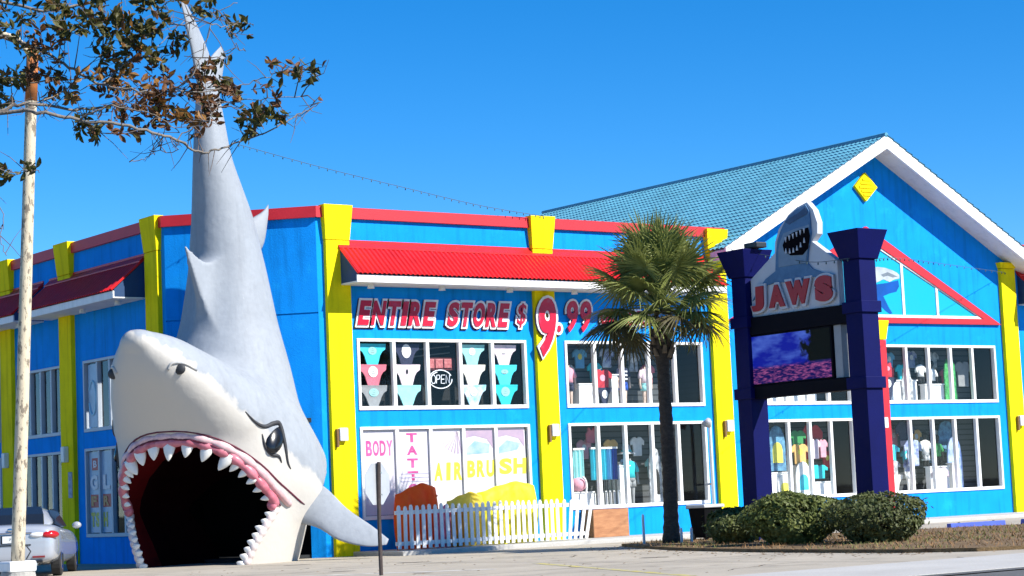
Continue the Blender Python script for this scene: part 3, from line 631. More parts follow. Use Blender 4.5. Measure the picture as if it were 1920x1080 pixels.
fin('pelvic_fin', [((.35, .35, 6.9), (.35, .45, 7.75)), ((.55, .72, 7.1), (.55, .75, 7.95)), ((.62, .90, 7.75), (.62, .92, 8.12)), ((.63, .95, 8.10), (.63, .95, 8.16))], (.8, -.6, 0), [.35, .22, .1, .03])
fin('tail_fin', [((0, -.80, 10.0), (0, -.30, 10.9)), ((0, -1.05, 10.9), (0, -.45, 11.45)), ((0, -1.35, 11.75), (0, -.95, 12.05)), ((0, -1.66, 12.5), (0, -1.58, 12.62))], (1, 0, 0), [.34, .24, .14, .04])
fin('tail_fin', [((0, -.30, 10.0), (0, -.75, 10.9)), ((0, .02, 10.9), (0, -.5, 11.35)), ((0, .26, 11.6), (0, .10, 11.8))], (1, 0, 0), [.34, .2, .04])

# ================================================================== pylon sign
PY = thing('pylon_sign', 'tall navy blue two-post roadside sign with shark board and screen', 'sign', (5.4, -10.2, GZ))
mat('sign_blue', (.002, .004, .07), rough=.6, spec=.12, noise=.10, nscale=2, bump=.15, fine=.06); mat('sign_dark', (.003, .0035, .008), rough=.7, spec=.1, noise=.1)
PX0, PX1 = 5.06, 5.52
for (y0, y1) in ((-12.17, -11.72), (-8.83, -8.40)):
    q = MB(); q.box(PX0, PX1, y0, y1, GZ-.05, 5.5); p = bevel(q.build('post', 'sign_blue', PY), .012)
    q = MB(); e = .04; q.rings([[(PX0-e, y0-e, 5.5), (PX1+e, y0-e, 5.5), (PX1+e, y1+e, 5.5), (PX0-e, y1+e, 5.5)], [(PX0-.2, y0-.2, 6.08), (PX1+.2, y0-.2, 6.08), (PX1+.2, y1+.2, 6.08), (PX0-.2, y1+.2, 6.08)]]); bevel(q.build('post_cap', 'sign_blue', p), .012)
    for z in (2.92, 4.43): q = MB(); q.box(PX0-.05, PX1+.05, y0-.05, y1+.05, z, z+.23); bevel(q.build('post_band', 'sign_blue', p), .01)
for z0, z1, nm in ((2.92, 3.18, 'lower_beam'), (4.26, 4.63, 'upper_beam')):
    q = MB(); q.box(PX0+.06, PX1-.06, -11.72, -8.83, z0, z1); bevel(q.build(nm, 'sign_dark', PY), .01)
q = MB(); q.box(5.16, 5.48, -11.18, -8.36, 3.19, 4.25); sc = q.build('screen_cabinet', 'sign_dark', PY)
q = MB(); q.box(5.20, 5.45, -11.42, -11.22, 3.19, 4.25); q.build('cabinet_panel', mat('sign_grey', (.33, .34, .35), rough=.5, noise=.1), PY)
# lit screen: sea and sky picture
m = bpy.data.materials.new('screen'); m.use_nodes = True; N = m.node_tree.nodes; L = m.node_tree.links; MATS['screen'] = m
b_ = N['Principled BSDF']; b_.inputs['Base Color'].default_value = (.003, .003, .004, 1); b_.inputs['Roughness'].default_value = .6; b_.inputs['Specular IOR Level'].default_value = .1
tc = N.new('ShaderNodeTexCoord'); sx = N.new('ShaderNodeSeparateXYZ'); L.new(tc.outputs['Object'], sx.inputs[0])
nz = N.new('ShaderNodeTexNoise'); nz.inputs['Scale'].default_value = 1.8; nz.inputs['Detail'].default_value = 7; mpn = N.new('ShaderNodeMapping'); mpn.inputs['Scale'].default_value = (1, .9, 2.6); L.new(tc.outputs['Object'], mpn.inputs[0]); L.new(mpn.outputs[0], nz.inputs['Vector'])
cr = N.new('ShaderNodeValToRGB'); cr.color_ramp.elements[0].position = .42; cr.color_ramp.elements[0].color = (.005, .012, .32, 1); cr.color_ramp.elements[1].position = .78; cr.color_ramp.elements[1].color = (.10, .20, .75, 1); L.new(nz.outputs['Fac'], cr.inputs[0])
wv = N.new('ShaderNodeTexNoise'); wv.inputs['Scale'].default_value = 9; wv.inputs['Detail'].default_value = 5; mpw = N.new('ShaderNodeMapping'); mpw.inputs['Scale'].default_value = (1, .9, 4); L.new(tc.outputs['Object'], mpw.inputs[0]); L.new(mpw.outputs[0], wv.inputs['Vector'])
cw = N.new('ShaderNodeValToRGB'); cw.color_ramp.elements[0].position = .45; cw.color_ramp.elements[0].color = (.004, .004, .10, 1); cw.color_ramp.elements[1].position = .72; cw.color_ramp.elements[1].color = (.42, .10, .30, 1); L.new(wv.outputs['Fac'], cw.inputs[0])
mz = N.new('ShaderNodeMapRange'); mz.inputs[1].default_value = 3.52; mz.inputs[2].default_value = 3.60; L.new(sx.outputs['Z'], mz.inputs[0])
mA = N.new('ShaderNodeMix'); mA.data_type = 'RGBA'; L.new(mz.outputs[0], mA.inputs[0]); L.new(cw.outputs[0], mA.inputs[6]); L.new(cr.outputs[0], mA.inputs[7])
# dark leafy patch at the right-hand side of the screen
tn = N.new('ShaderNodeTexNoise'); tn.inputs['Scale'].default_value = 5; tn.inputs['Detail'].default_value = 6; L.new(tc.outputs['Object'], tn.inputs['Vector'])
ty = N.new('ShaderNodeMath'); ty.operation = 'MULTIPLY_ADD'; ty.inputs[1].default_value = 1.2; L.new(tn.outputs['Fac'], ty.inputs[0]); L.new(sx.outputs['Y'], ty.inputs[2])
tm = N.new('ShaderNodeMapRange'); tm.inputs[1].default_value = -9.75; tm.inputs[2].default_value = -9.9; L.new(ty.outputs[0], tm.inputs[0])
tz = N.new('ShaderNodeMath'); tz.operation = 'MULTIPLY'; L.new(tm.outputs[0], tz.inputs[0]); L.new(mz.outputs[0], tz.inputs[1])
mB = N.new('ShaderNodeMix'); mB.data_type = 'RGBA'; L.new(tz.outputs[0], mB.inputs[0]); L.new(mA.outputs[2], mB.inputs[6]); mB.inputs[7].default_value = (.002, .004, .003, 1)
L.new(mB.outputs[2], b_.inputs['Emission Color']); b_.inputs['Emission Strength'].default_value = .55
q = MB(); q.quad((5.155, -8.40, 3.22), (5.155, -11.14, 3.22), (5.155, -11.14, 4.22), (5.155, -8.40, 4.22)); q.build('screen', m, sc)
# board with shark head cut-out and lettering
mat('board_white', (.52, .54, .58), rough=.5, noise=.06, fine=.03); mat('board_blue', (.05, .14, .28), rough=.5, noise=.18, nscale=3, rgb2=(.09, .21, .37)); mat('board_shade', (.035, .08, .16), rough=.5, noise=.2, nscale=4)
mat('board_belly', (.17, .25, .34), rough=.5, noise=.15, nscale=4); mat('sign_red', (.36, .012, .02), rough=.4, noise=.08); mat('sign_black', (.004, .003, .005), rough=.8, spec=.05)
q = MB(); q.prism([(-8.85, 4.64), (-8.85, 5.44), (-9.63, 5.92), (-9.66, 6.15), (-9.79, 6.40), (-10.10, 6.66), (-10.36, 6.78), (-10.66, 6.85), (-10.83, 6.67), (-10.93, 6.39), (-10.91, 6.16), (-10.75, 6.02), (-11.43, 5.55), (-11.43, 4.64)], 5.20, 5.36, 'x'); bd = bevel(q.build('shark_board', 'board_white', PY), .01)
head = [(-9.66, 5.53), (-9.70, 5.87), (-9.77, 6.16), (-9.86, 6.32), (-9.97, 6.46), (-10.12, 6.61), (-10.36, 6.72), (-10.65, 6.79), (-10.74, 6.66), (-10.76, 6.46), (-10.77, 6.18), (-10.68, 5.91), (-10.61, 5.6), (-10.76, 5.45), (-11.0, 5.36), (-11.35, 5.27), (-10.91, 5.27), (-10.47, 5.30), (-10.24, 5.26), (-9.9, 5.27), (-9.61, 5.29), (-9.37, 5.26), (-9.15, 5.13), (-8.91, 4.98), (-9.07, 5.17), (-9.35, 5.4)]
q = MB(); q.prism(head, 5.165, 5.21, 'x'); q.build('shark_shape', 'board_blue', bd)
q = MB(); q.prism([(-9.78, 5.6), (-9.80, 5.95), (-9.86, 6.12), (-9.98, 6.28), (-10.28, 6.33), (-10.74, 6.37), (-10.74, 6.15), (-10.66, 5.88), (-10.58, 5.6)], 5.150, 5.17, 'x'); q.build('shark_belly', 'board_belly', bd)
q = MB(); q.prism([(-10.02, 6.52), (-10.2, 6.58), (-10.45, 6.65), (-10.66, 6.74), (-10.72, 6.62), (-10.66, 6.58), (-10.4, 6.52), (-10.15, 6.45)], 5.152, 5.17, 'x'); q.build('shark_brow', 'board_shade', bd)
q = MB(); q.prism([(-9.95, 6.04), (-10.06, 6.19), (-10.26, 6.26), (-10.5, 6.30), (-10.72, 6.31), (-10.75, 6.14), (-10.69, 5.89), (-10.51, 5.77), (-10.17, 5.80), (-9.98, 5.91)], 5.136, 5.152, 'x'); mo = q.build('shark_mouth', 'sign_black', bd)
for (y, z, s_) in [(-10.06+.0-.11*k, 6.17+.024*k, -1) for k in range(6)]+[(-10.05-.11*k, 5.88-.03*k+.012*k*k, 1) for k in range(6)]:
    q = MB(); q.prism([(y+.026, z+(.02 if s_ < 0 else -.02)), (y-.026, z+(.02 if s_ < 0 else -.02)), (y, z+s_*.085)], 5.118, 5.137, 'x'); q.build('shark_tooth', 'board_white', bd)
fP = lambda u, v, d: (5.2-d, -u, v)
for ch, bx_, sh_ in (('J', (8.93, 9.30, 4.74, 5.26), .04), ('A', (9.47, 9.95, 4.77, 5.24), 0), ('W', (9.99, 10.70, 4.77, 5.27), 0), ('S', (10.84, 11.34, 4.75, 5.28), 0)):
    q = MB(); o_ = .05; letter(q, ch, (bx_[0]-o_, bx_[1]+o_, bx_[2]-o_, bx_[3]+o_), fP, .03, .07, sh_, .13); le = q.build('letter', 'board_white', bd)
    q = MB(); letter(q, ch, bx_, fP, .06, .10, sh_, .085); q.build('letter_face', 'sign_red', le)
mat('metal_dark', (.05, .055, .06), rough=.4, metal=.6, noise=.1)
q = MB(); q.box(5.15, 5.45, -9.15, -8.75, 6.10, 6.22); fl = bevel(q.build('floodlight', 'metal_dark', PY), .02); q = MB(); q.tube([(5.3, -8.95, 6.0), (5.3, -8.95, 6.12)], .03); q.build('bracket', 'metal_dark', fl)

# ================================================================== price sign on the front
PS = thing('price_sign', 'raised red and white lettering over the first windows advertising store prices', 'sign', (5, 0, 5.2))
mat('letter_red', (.52, .006, .035), rough=.35, noise=.08, wear=((.40, .07, .14), 2.5, .55, .75)); mat('letter_white', (.80, .80, .80), rough=.45, noise=.04); mat('letter_shadow', (.03, .01, .03), rough=.6)
def put(txt, x0, x1, z0, z1, shear, bold=.06, gap=.12, ob=.075, dd=0.):
    wd = {'I': .42, '.': .35, '1': .6, 'E': .86, 'L': .8, 'S': .95, 'O': 1.05}; ws = [wd.get(c, 1.0) for c in txt]
    tot = sum(ws)+gap*(len(txt)-1); u = (x1-x0)/tot; x = x0
    for c, w_ in zip(txt, ws):
        b_ = (x, x+w_*u, z0, z0+.2*(z1-z0) if c == '.' else z1); x += (w_+gap)*u
        q = MB(); letter(q, c, (b_[0]-ob, b_[1]+ob, b_[2]-ob, b_[3]+ob), lambda a, b, d: (a, -d, b), .03+dd, .06+dd, shear, bold+ob/(z1-z0)*.75); le = q.build('letter', 'letter_white', PS)
        q = MB(); letter(q, c, (b_[0]-ob-.022, b_[1]+ob+.0, b_[2]-ob-.03, b_[3]+ob-.01), lambda a, b, d: (a, -d, b), .01+dd, .03+dd, shear, bold+ob/(z1-z0)*.75); q.build('letter_shadow', 'letter_shadow', le)  # dark copy shifted down and left, stands for the letter's edge shadow
        q = MB(); letter(q, c, b_, lambda a, b, d: (a, -d, b), .055+dd, .085+dd, shear, bold); q.build('letter_face', 'letter_red', le)
put('ENTIRE', .86, 2.98, 5.24, 5.82, .22, .045, .20, .055); put('STORE', 3.38, 5.16, 5.24, 5.83, .22, .045, .20, .055); put('$', 5.46, 5.70, 5.24, 5.84, .2, .0, ob=.05)
put('9', 5.95, 6.50, 4.50, 5.98, .10, .035, dd=.14, ob=.07); put('.', 6.72, 6.84, 5.14, 6.0, .05, .02); put('99', 6.98, 7.76, 5.14, 5.94, .14, .03, .22, .055); put('OR', 8.10, 8.60, 5.35, 5.72, .2, .035, .2, .04); put('LESS', 8.80, 9.66, 5.35, 5.72, .2, .035, .2, .04)

def leafmat(name, c1, c2, trans=.25):
    m = mat(name, c1, rough=.55, noise=.0, rgb2=c2, nscale=3.5, spec=.3); b = m.node_tree.nodes['Principled BSDF']
    N = m.node_tree.nodes; L = m.node_tree.links; tl = N.new('ShaderNodeBsdfTranslucent'); mx = N.new('ShaderNodeMixShader'); mx.inputs[0].default_value = trans
    L.new(b.inputs['Base Color'].links[0].from_socket, tl.inputs[0]); out = [n for n in N if n.type == 'OUTPUT_MATERIAL'][0]
    L.new(b.outputs[0], mx.inputs[1]); L.new(tl.outputs[0], mx.inputs[2]); L.new(mx.outputs[0], out.inputs[0]); return m

# ================================================================== window posters
def clothmat(name, rgb, rgb2=None, ns=6, **k): return mat('cl_'+name, rgb, rough=.85, noise=.12 if rgb2 is None else 0, rgb2=rgb2, nscale=ns, bump=.15, bscale=20, **k)
mat('poster_white', (.60, .58, .63), rough=.35, noise=.05, nscale=2); mat('poster_mag', (.52, .02, .22), rough=.4, noise=.25, nscale=5, rgb2=(.62, .16, .38)); mat('poster_yel', (.66, .58, .05), rough=.4, noise=.1); mat('poster_sky', (.20, .42, .62), rough=.4, noise=.1, rgb2=(.45, .50, .62), nscale=3)
mat('poster_pink', (.48, .36, .46), rough=.4, noise=.1, rgb2=(.34, .27, .38), nscale=4); mat('poster_line', (.38, .38, .50), rough=.4)
fW = lambda u, v, d: (u, .045-d, v)
def paneX(i, k): a, b = WINS[i]; W = (b-a-.14)/5; return a+.07+W*k+.05, a+.07+W*(k+1)-.05
def poster(k, lab):
    x0, x1 = paneX(0, k); t = thing('window_poster', lab, 'poster', ((x0+x1)/2, .05, .8)); q = MB(); q.box(x0, x1, .042, .047, .80, 2.785); q.build('sheet', 'poster_white', t); return t, x0, x1
t, x0, x1 = poster(0, 'white window poster with pink BODY lettering at the top')
for k, c in enumerate('BODY'):
    q = MB(); letter(q, c, (x0+.06+.19*k, x0+.06+.19*k+.165, 2.18, 2.54), fW, .003, .008, 0, .03); q.build('letter', 'poster_mag', t)
q = MB(); letter(q, 'I', (x0+.22, x0+.29, 1.52, 2.0), fW, .003, .008, .15, .03); q.build('letter', 'poster_mag', t)
t, x0, x1 = poster(1, 'white window poster with pink TATTOO letters set one below another')
for k, c in enumerate('TATTOO'):
    q = MB(); letter(q, c, (x0+.24, x0+.54, 2.48-.30*k, 2.70-.30*k), fW, .003, .008, 0, .04); q.build('letter', 'poster_mag', t)
for k in range(3): q = MB(); q.box(x0+.02, x1-.02, .036, .041, 1.55+.09*k, 1.57+.09*k); q.build('rule', 'poster_line', t)
for k, (tx, lab) in enumerate((('AIR', 'window poster with palm fronds over yellow AIR lettering'), ('BRU', 'window poster with pale blue sea over yellow BRU lettering'), ('SH', 'window poster with blue water picture over yellow SH lettering'))):
    t, x0, x1 = poster(2+k, lab); w_ = (x1-x0)/len(tx)
    for j, c in enumerate(tx):
        q = MB(); letter(q, c, (x0+w_*j+.03+(.06 if c == 'I' else 0), x0+w_*(j+1)-.01-(.06 if c == 'I' else 0), 1.55+.05*k, 1.98+.03*k), fW, .003, .008, .06, .05); q.build('letter', 'poster_yel', t)
    if k == 0:
        for j in range(11):
            a = 1.2+j*.19; q = MB(); c0 = (x0+.75, 2.72); q.prism([c0, (c0[0]+math.cos(a)*.55-.01, c0[1]-abs(math.sin(a))*.55), (c0[0]+math.cos(a)*.55+.03, c0[1]-abs(math.sin(a))*.53)], .035, .041, 'y')
            if math.cos(a) < .25: q.build('frond_print', 'poster_pink', t)
    else:
        q = MB(); q.prism([(x0+.02, 2.15), (x1-.05-.1*k, 2.12+.06*k), (x1-.12, 2.40), (x0+.3, 2.48), (x0+.05, 2.3)], .036, .041, 'y'); q.build('sea_print', 'poster_sky', t)
        q = MB(); q.prism([(x0+.02, 2.74), (x1-.03, 2.74), (x1-.03, 2.3), (x1-.2, 2.52), (x0+.3, 2.6), (x0+.02, 2.55)], .037, .041, 'y'); q.build('sky_print', 'poster_pink', t)
# side wall window film
mat('film_blue2', (.30, .42, .56), rough=.3, noise=.15); mat('film_red', (.45, .03, .03), rough=.4); mat('film_org', (.50, .22, .05), rough=.4); mat('film_yel', (.55, .48, .04), rough=.4)
fS = lambda u, v, d: (-CH+.045-d, -u, v)
for k, (ya, yb) in enumerate(((6.50, 7.09), (5.75, 6.38))):
    t = thing('window_poster', ('pale blue side window poster with a red panel, G and yellow TS letters' if k == 0 else 'pale blue side window poster with an orange bar, L and yellow H letters'), 'poster', (-CH, (ya+yb)/2, .65))
    q = MB(); q.box(-CH+.042, -CH+.047, ya, yb, .66, 2.66); q.build('sheet', 'film_blue2', t)
    if k == 0:
        q = MB(); q.box(-CH+.03, -CH+.041, ya+.02, yb-.18, 2.2, 2.5); q.build('red_panel', 'film_red', t); q = MB(); letter(q, 'B', (-(yb-.26), -(yb-.46), 2.27, 2.44), fS, .016, .022, 0, .03); q.build('letter', 'poster_white', t)
    for c, bx_, m in (('G' if k == 0 else 'L', (.08, .50, 1.72, 2.08), 'poster_white'), ('F' if k == 0 else 'R', (.10, .42, 1.32, 1.56), 'film_org')):
        q = MB(); letter(q, c, (-(yb-bx_[0]), -(yb-bx_[1]), bx_[2], bx_[3]), fS, .016, .022, 0, .05); q.build('letter', m, t)
    q = MB(); q.box(-CH+.034, -CH+.041, ya+.0, yb-.06, 1.28, 1.60); q.build('red_panel', 'film_red', t)
    for j, c in enumerate('TS' if k == 0 else 'H'):
        q = MB(); letter(q, c, (-(yb-.06-.26*j), -(yb-.29-.26*j), .80, 1.16), fS, .006, .012, 0, .05); q.build('letter', 'film_yel', t)
t = thing('window_decal', 'pale ring and swirl decal on the upper side window', 'decal', (-CH, 6.8, 4.0)); ring = [Vector((-CH+.04, 6.80+.20*math.cos(a), 4.0+.42*math.sin(a))) for a in np.linspace(.5, 6.0, 40)]
q = MB(); q.tube(ring, .028, 6); q.build('ring', mat('decal', (.35, .62, .75), rough=.4, noise=.1), t)
q = MB(); q.box(-CH+.044, -CH+.048, 6.48, 7.06, 3.27, 4.84); q.build('backing', 'film_blue2', t)

# ================================================================== merchandise behind the glass
C = {k: clothmat(k, *v) for k, v in dict(teal=((.02, .50, .56),), aqua=((.30, .66, .66),), navy=((.03, .035, .075),), pink=((.74, .34, .42),), palepink=((.76, .62, .68),), rose=((.62, .16, .22),), grey=((.27, .28, .29),), cream=((.78, .74, .66),), white=((.78, .78, .77),), orange=((.72, .42, .14),), green=((.04, .26, .08),), red=((.50, .03, .05),), blue=((.02, .08, .42),), cyan=((.06, .58, .70),), black=((.012, .012, .014),), sky=((.12, .38, .62),), lime=((.10, .55, .16), (.02, .10, .04), 9), tie=((.16, .60, .72), (.72, .58, .72), 6), bwprint=((.72, .74, .76), (.05, .06, .07), 7), blueprint=((.70, .78, .84), (.03, .06, .34), 5), surf=((.02, .12, .55), (.60, .68, .74), 4), toon=((.03, .05, .12), (.16, .42, .62), 5), cork=((.42, .26, .14),), skin=((.60, .46, .38),), yellow=((.76, .68, .10),)).items()}
def swim_bottom(x0, x1, ztop, h, m, full, lab, emblem=None, y=.115):
    t = thing('swim_bottom', lab, 'swimwear', ((x0+x1)/2, y, ztop-h), 0, 'swim bottoms hung in columns in the upper window'); w_ = x1-x0; c = (x0+x1)/2; tip = .05 if full else .14; hh_ = h if not full else h*1.0
    L_ = [(x0, ztop), (x0+.02, ztop-.17*w_), (x0+.14*w_, ztop-.24*w_), (x0+.22*w_, ztop-.36*w_), (c-tip, ztop-hh_)]; P_ = L_+[(2*c-x, z) for x, z in L_[::-1]]
    q = MB(); q.prism(P_, y, y+.03, 'y'); q.build('fabric', C[m], t)
    q = MB(); q.box(x0+.005, x1-.005, y-.006, y+.001, ztop-.035, ztop-.004); q.build('waistband', C[m], t)
    if emblem:
        q = MB(); q.prism([(c+.12*math.cos(a)*emblem[1], ztop-.17+.12*math.sin(a)*emblem[2]) for a in np.linspace(0, 6.28, 13)[:-1]], y-.012, y-.004, 'y'); q.build('emblem', C[emblem[0]], t)
        if emblem[0] != 'black':
            for k in range(3): q = MB(); q.box(c-.05+.02*k, c+.05-.01*k, y-.016, y-.012, ztop-.22+.045*k, ztop-.205+.045*k); q.build('emblem_mark', C['grey'], t)
ROWS = [('cyan', 'bright aqua swim bottom, top of its column, beside the yellow corner pilaster', ('aqua', 1, .8)), ('rose', 'coral pink swim bottom with a round white emblem', ('white', 1.1, 1.1)), ('grey', 'grey swim bottom with a pale skull-like emblem', ('aqua', 1.1, .8)),
        ('navy', 'dark navy swim bottom with a white emblem', ('white', 1.1, 1.4)), ('palepink', 'pale pink swim bottom with a tiny black mark', ('black', .25, .5)), ('aqua', 'plain mint swim bottom below the pale pink one', None),
        ('aqua', 'pale mint swim bottom with a dotted print', ('white', .8, .8)), ('cream', 'plain cream white swim bottom above the tie-dye one', None), ('tie', 'aqua and lilac tie-dye swim bottom', ('white', .9, .9)),
        ('palepink', 'pale pink swim bottom with faint lettering beside the window edge', ('white', .5, .3)), ('cyan', 'aqua swim bottom with thin white lines', ('aqua', .9, .5)), ('teal', 'strong turquoise swim bottom with a round pale emblem', ('aqua', 1.1, 1.0))]
for ci, k in enumerate((0, 1, 3, 4)):
    x0, x1 = paneX(0, k)
    for r in range(3):
        m, lab, em = ROWS[ci*3+r]; swim_bottom(x0-.01, x1-.09, 4.82-.49*r, .52 if r < 2 else .66, m, r == 2, lab, em)
# neon sign and red lettered banner
x0, x1 = paneX(0, 2); t = thing('open_sign', 'white neon OPEN sign in an oval ring', 'sign', ((x0+x1)/2, .3, 3.7)); neon = mat('neon', (.7, .72, .75), rough=.4, emit=((.8, .85, 1), .35)); cx = (x0+x1)/2-.03
for r0, r1, a0, a1 in ((.33, .22, .4, 3.5), (.33, .22, 3.7, 6.3), (.28, .18, 1.9, 3.2)):
    q = MB(); q.tube([(cx+r0*math.cos(a), .14, 3.98+r1*math.sin(a)) for a in np.linspace(a0, a1, 24)], .012, 6); q.build('ring_tube', neon, t)
for k, strokes in enumerate(([[(0, .05), (.03, 0), (.09, 0), (.12, .06), (.12, .15), (.08, .2), (.03, .2), (0, .14), (0, .05)]], [[(0, 0), (.02, .2), (.09, .2), (.11, .15), (.08, .1), (.01, .1)]], [[(.1, 0), (0, 0), (.01, .2), (.11, .2)], [(.01, .1), (.09, .1)]], [[(0, 0), (.01, .2), (.1, 0), (.11, .2)]])):
    for s_ in strokes: q = MB(); q.tube([(cx-.27+.14*k+u, .135, 3.88+v) for u, v in s_], .010, 6); q.build('letter_tube', neon, t)
t = thing('red_banner', 'red banner of worn lettering above the neon sign', 'banner', (cx, .3, 4.3)); redm = mat('neon_red', (.45, .05, .06), rough=.5, noise=.35, nscale=14, rgb2=(.6, .22, .22))
for k in range(3): q = MB(); q.box(x0+.02+.25*k, x0+.245+.25*k, .14, .17, 4.24+.005*k, 4.47); bevel(q.build('panel', redm, t), .02)
q = MB(); q.box(x0, x1, .175, .19, 4.20, 4.50); q.build('backing', mat('neon_dark', (.10, .012, .014), rough=.6), t)
for dz in (0, .16):
    q = MB(); q.tube([(x0-.1, .8, 4.56+dz), (x1+.15, .6, 4.66+dz)], .018, 6); tag(q.build('ceiling_rail', mat('rail', (.20, .21, .21), rough=.5), None), ('upper' if dz else 'lower')+' grey ceiling rail behind the neon window', 'rail')
# hanging shirt, board, towel, mannequin, riser generators (each call makes one thing)
def loft_y(mb, secs, n=14):
    mb.rings([[(cx_+rx*math.cos(a), cy_+ry*math.sin(a), z) for a in [2*math.pi*k/n for k in range(n)]] for (z, cx_, cy_, rx, ry) in secs])
def mannequin(x, y, z, s, top, bot, lab, legs='skin', stripes=None, headless=True):
    t = thing('mannequin', lab, 'mannequin', (x, y, z)); P_ = lambda a: [(z+s*h, x+s*dx, y+s*dy, s*rx, s*ry) for h, dx, dy, rx, ry in a]
    q = MB(); loft_y(q, P_([(.0, -.045, -.02, .03, .05), (.05, -.045, 0, .022, .025), (.22, -.045, 0, .032, .035), (.45, -.045, 0, .05, .05)])); loft_y(q, P_([(.0, .045, -.02, .03, .05), (.05, .045, 0, .022, .025), (.22, .045, 0, .032, .035), (.45, .045, 0, .05, .05)])); loft_y(q, P_([(.78, 0, 0, .03, .03), (.84, 0, 0, .028, .028)] if headless else [(.78, 0, 0, .03, .03), (.84, 0, 0, .03, .03), (.87, 0, -.01, .045, .05), (.93, 0, -.01, .058, .068), (.985, 0, 0, .04, .05), (1, 0, 0, .01, .01)])); q.build('body', C[legs], t, smooth=True)
    q = MB(); loft_y(q, P_([(.34, -.05, 0, .062, .065), (.46, -.045, 0, .06, .065)])); loft_y(q, P_([(.34, .05, 0, .062, .065), (.46, .045, 0, .06, .065)])); loft_y(q, P_([(.44, 0, 0, .11, .075), (.53, 0, 0, .095, .065)])); q.build('shorts', C[bot], t, smooth=True)
    q = MB(); loft_y(q, P_([(.50, 0, 0, .105, .075), (.60, 0, 0, .095, .065), (.70, 0, 0, .115, .075), (.77, 0, 0, .11, .06), (.80, 0, 0, .045, .04)]))
    for sg in (-1, 1): q.tube([(x+sg*s*.09, y, z+s*.755), (x+sg*s*.145, y-.01, z+s*.66), (x+sg*s*.15, y-.02, z+s*.60)], [s*.045, s*.042, s*.04], 8)
    q.build('shirt', C[top], t, smooth=True)
    q = MB()
    for sg in (-1, 1): q.tube([(x+sg*s*.148, y-.02, z+s*.62), (x+sg*s*.155, y-.02, z+s*.48), (x+sg*s*.15, y-.05, z+s*.38)], [s*.026, s*.022, s*.02], 8)
    q.build('arms', C[legs], t, smooth=True)
    if stripes:
        for k in range(3): q = MB(); loft_y(q, P_([(.54+.075*k, 0, 0, .111, .079), (.57+.075*k, 0, 0, .111, .079)])); q.build('stripe', C[stripes], t, smooth=True)
def shirt(x, y, z, w_, h, m, lab, tank=False, emblem=None, group=None):
    t = thing('hanging_shirt', lab, 'shirt', (x, y, z), 0, group); a = w_/2
    P_ = [(-.62*a, 0), (.62*a, 0), (.66*a, .62*h), (a, .55*h), (1.05*a, .78*h), (.6*a, .98*h), (.25*a, h), (.0, .92*h)] if not tank else [(-.7*a, 0), (.7*a, 0), (.75*a, .6*h), (.5*a, .75*h), (.45*a, h), (.25*a, h), (0, .8*h)]
    P_ = P_+[(-u, v) for u, v in P_[::-1][1:-2]] if not tank else P_+[(-u, v) for u, v in P_[::-1][1:-2]]
    q = MB(); q.prism([(x+u, z+v) for u, v in P_], y, y+.05, 'y'); o = bevel(q.build('fabric', C[m], t), .015)
    if emblem: q = MB(); q.prism([(x+.3*a*math.cos(b), z+.6*h+.16*h*math.sin(b)) for b in np.linspace(0, 6.28, 11)[:-1]], y-.008, y-.001, 'y'); q.build('emblem', C[emblem], t)
    q = MB(); q.tube([(x-.3*a, y+.02, z+h*.97), (x, y+.02, z+h*1.06), (x+.3*a, y+.02, z+h*.97)], .008, 5); q.build('hanger', 'metal_dark', t)
def board(x, y, z, w_, h, m, lab, tilt=0., m2=None):
    t = thing('body_board', lab, 'board', (x, y, z)); P_ = [(-.5, 0), (.5, 0), (.5, .62), (.42, .82), (.25, .95), (0, 1.0), (-.25, .95), (-.42, .82), (-.5, .62)]
    q = MB(); q.prism([(x+u*w_+v*h*tilt, z+v*h) for u, v in P_], y, y+.05, 'y'); bevel(q.build('deck', C[m], t), .015)
    if m2: q = MB(); q.prism([(x+u*w_*.6+(.18+v*.45)*h*tilt, z+(.18+v*.45)*h) for u, v in P_], y-.006, y+.001, 'y'); q.build('print', C[m2], t)
def towel(x, y, z, w_, h, m, lab, group=None):
    t = thing('hanging_towel', lab, 'towel', (x, y, z), 0, group); q = MB(); n = 13
    f_ = [(x-w_/2+w_*k/(n-1), y+.03*math.sin(k*1.7)) for k in range(n)]
    q.rings([[(u, v-.01, zz) for u, v in f_]+[(u, v+.012, zz) for u, v in f_[::-1]] for zz in (z, z+h*.5, z+h)]); q.build('cloth', C[m], t, smooth=False)
    q = MB(); q.box(x-w_/2, x+w_/2, y-.035, y+.035, z+h, z+h+.05); q.build('fold', C['white'], t)
def riser(x0, x1, y0, y1, z0, z1, lab, m='white'):
    t = thing('display_riser', lab, 'display stand', ((x0+x1)/2, (y0+y1)/2, z0)); q = MB(); q.box(x0+.03, x1-.03, y0+.03, y1-.03, z0, z1-.03); q.build('box', m, t); q = MB(); q.box(x0, x1, y0, y1, z1-.03, z1); q.build('top', m, t)
uz, lz = UZ[0]+.025, LZ[0]+.025
p = lambda i, k: sum(paneX(i, k))/2
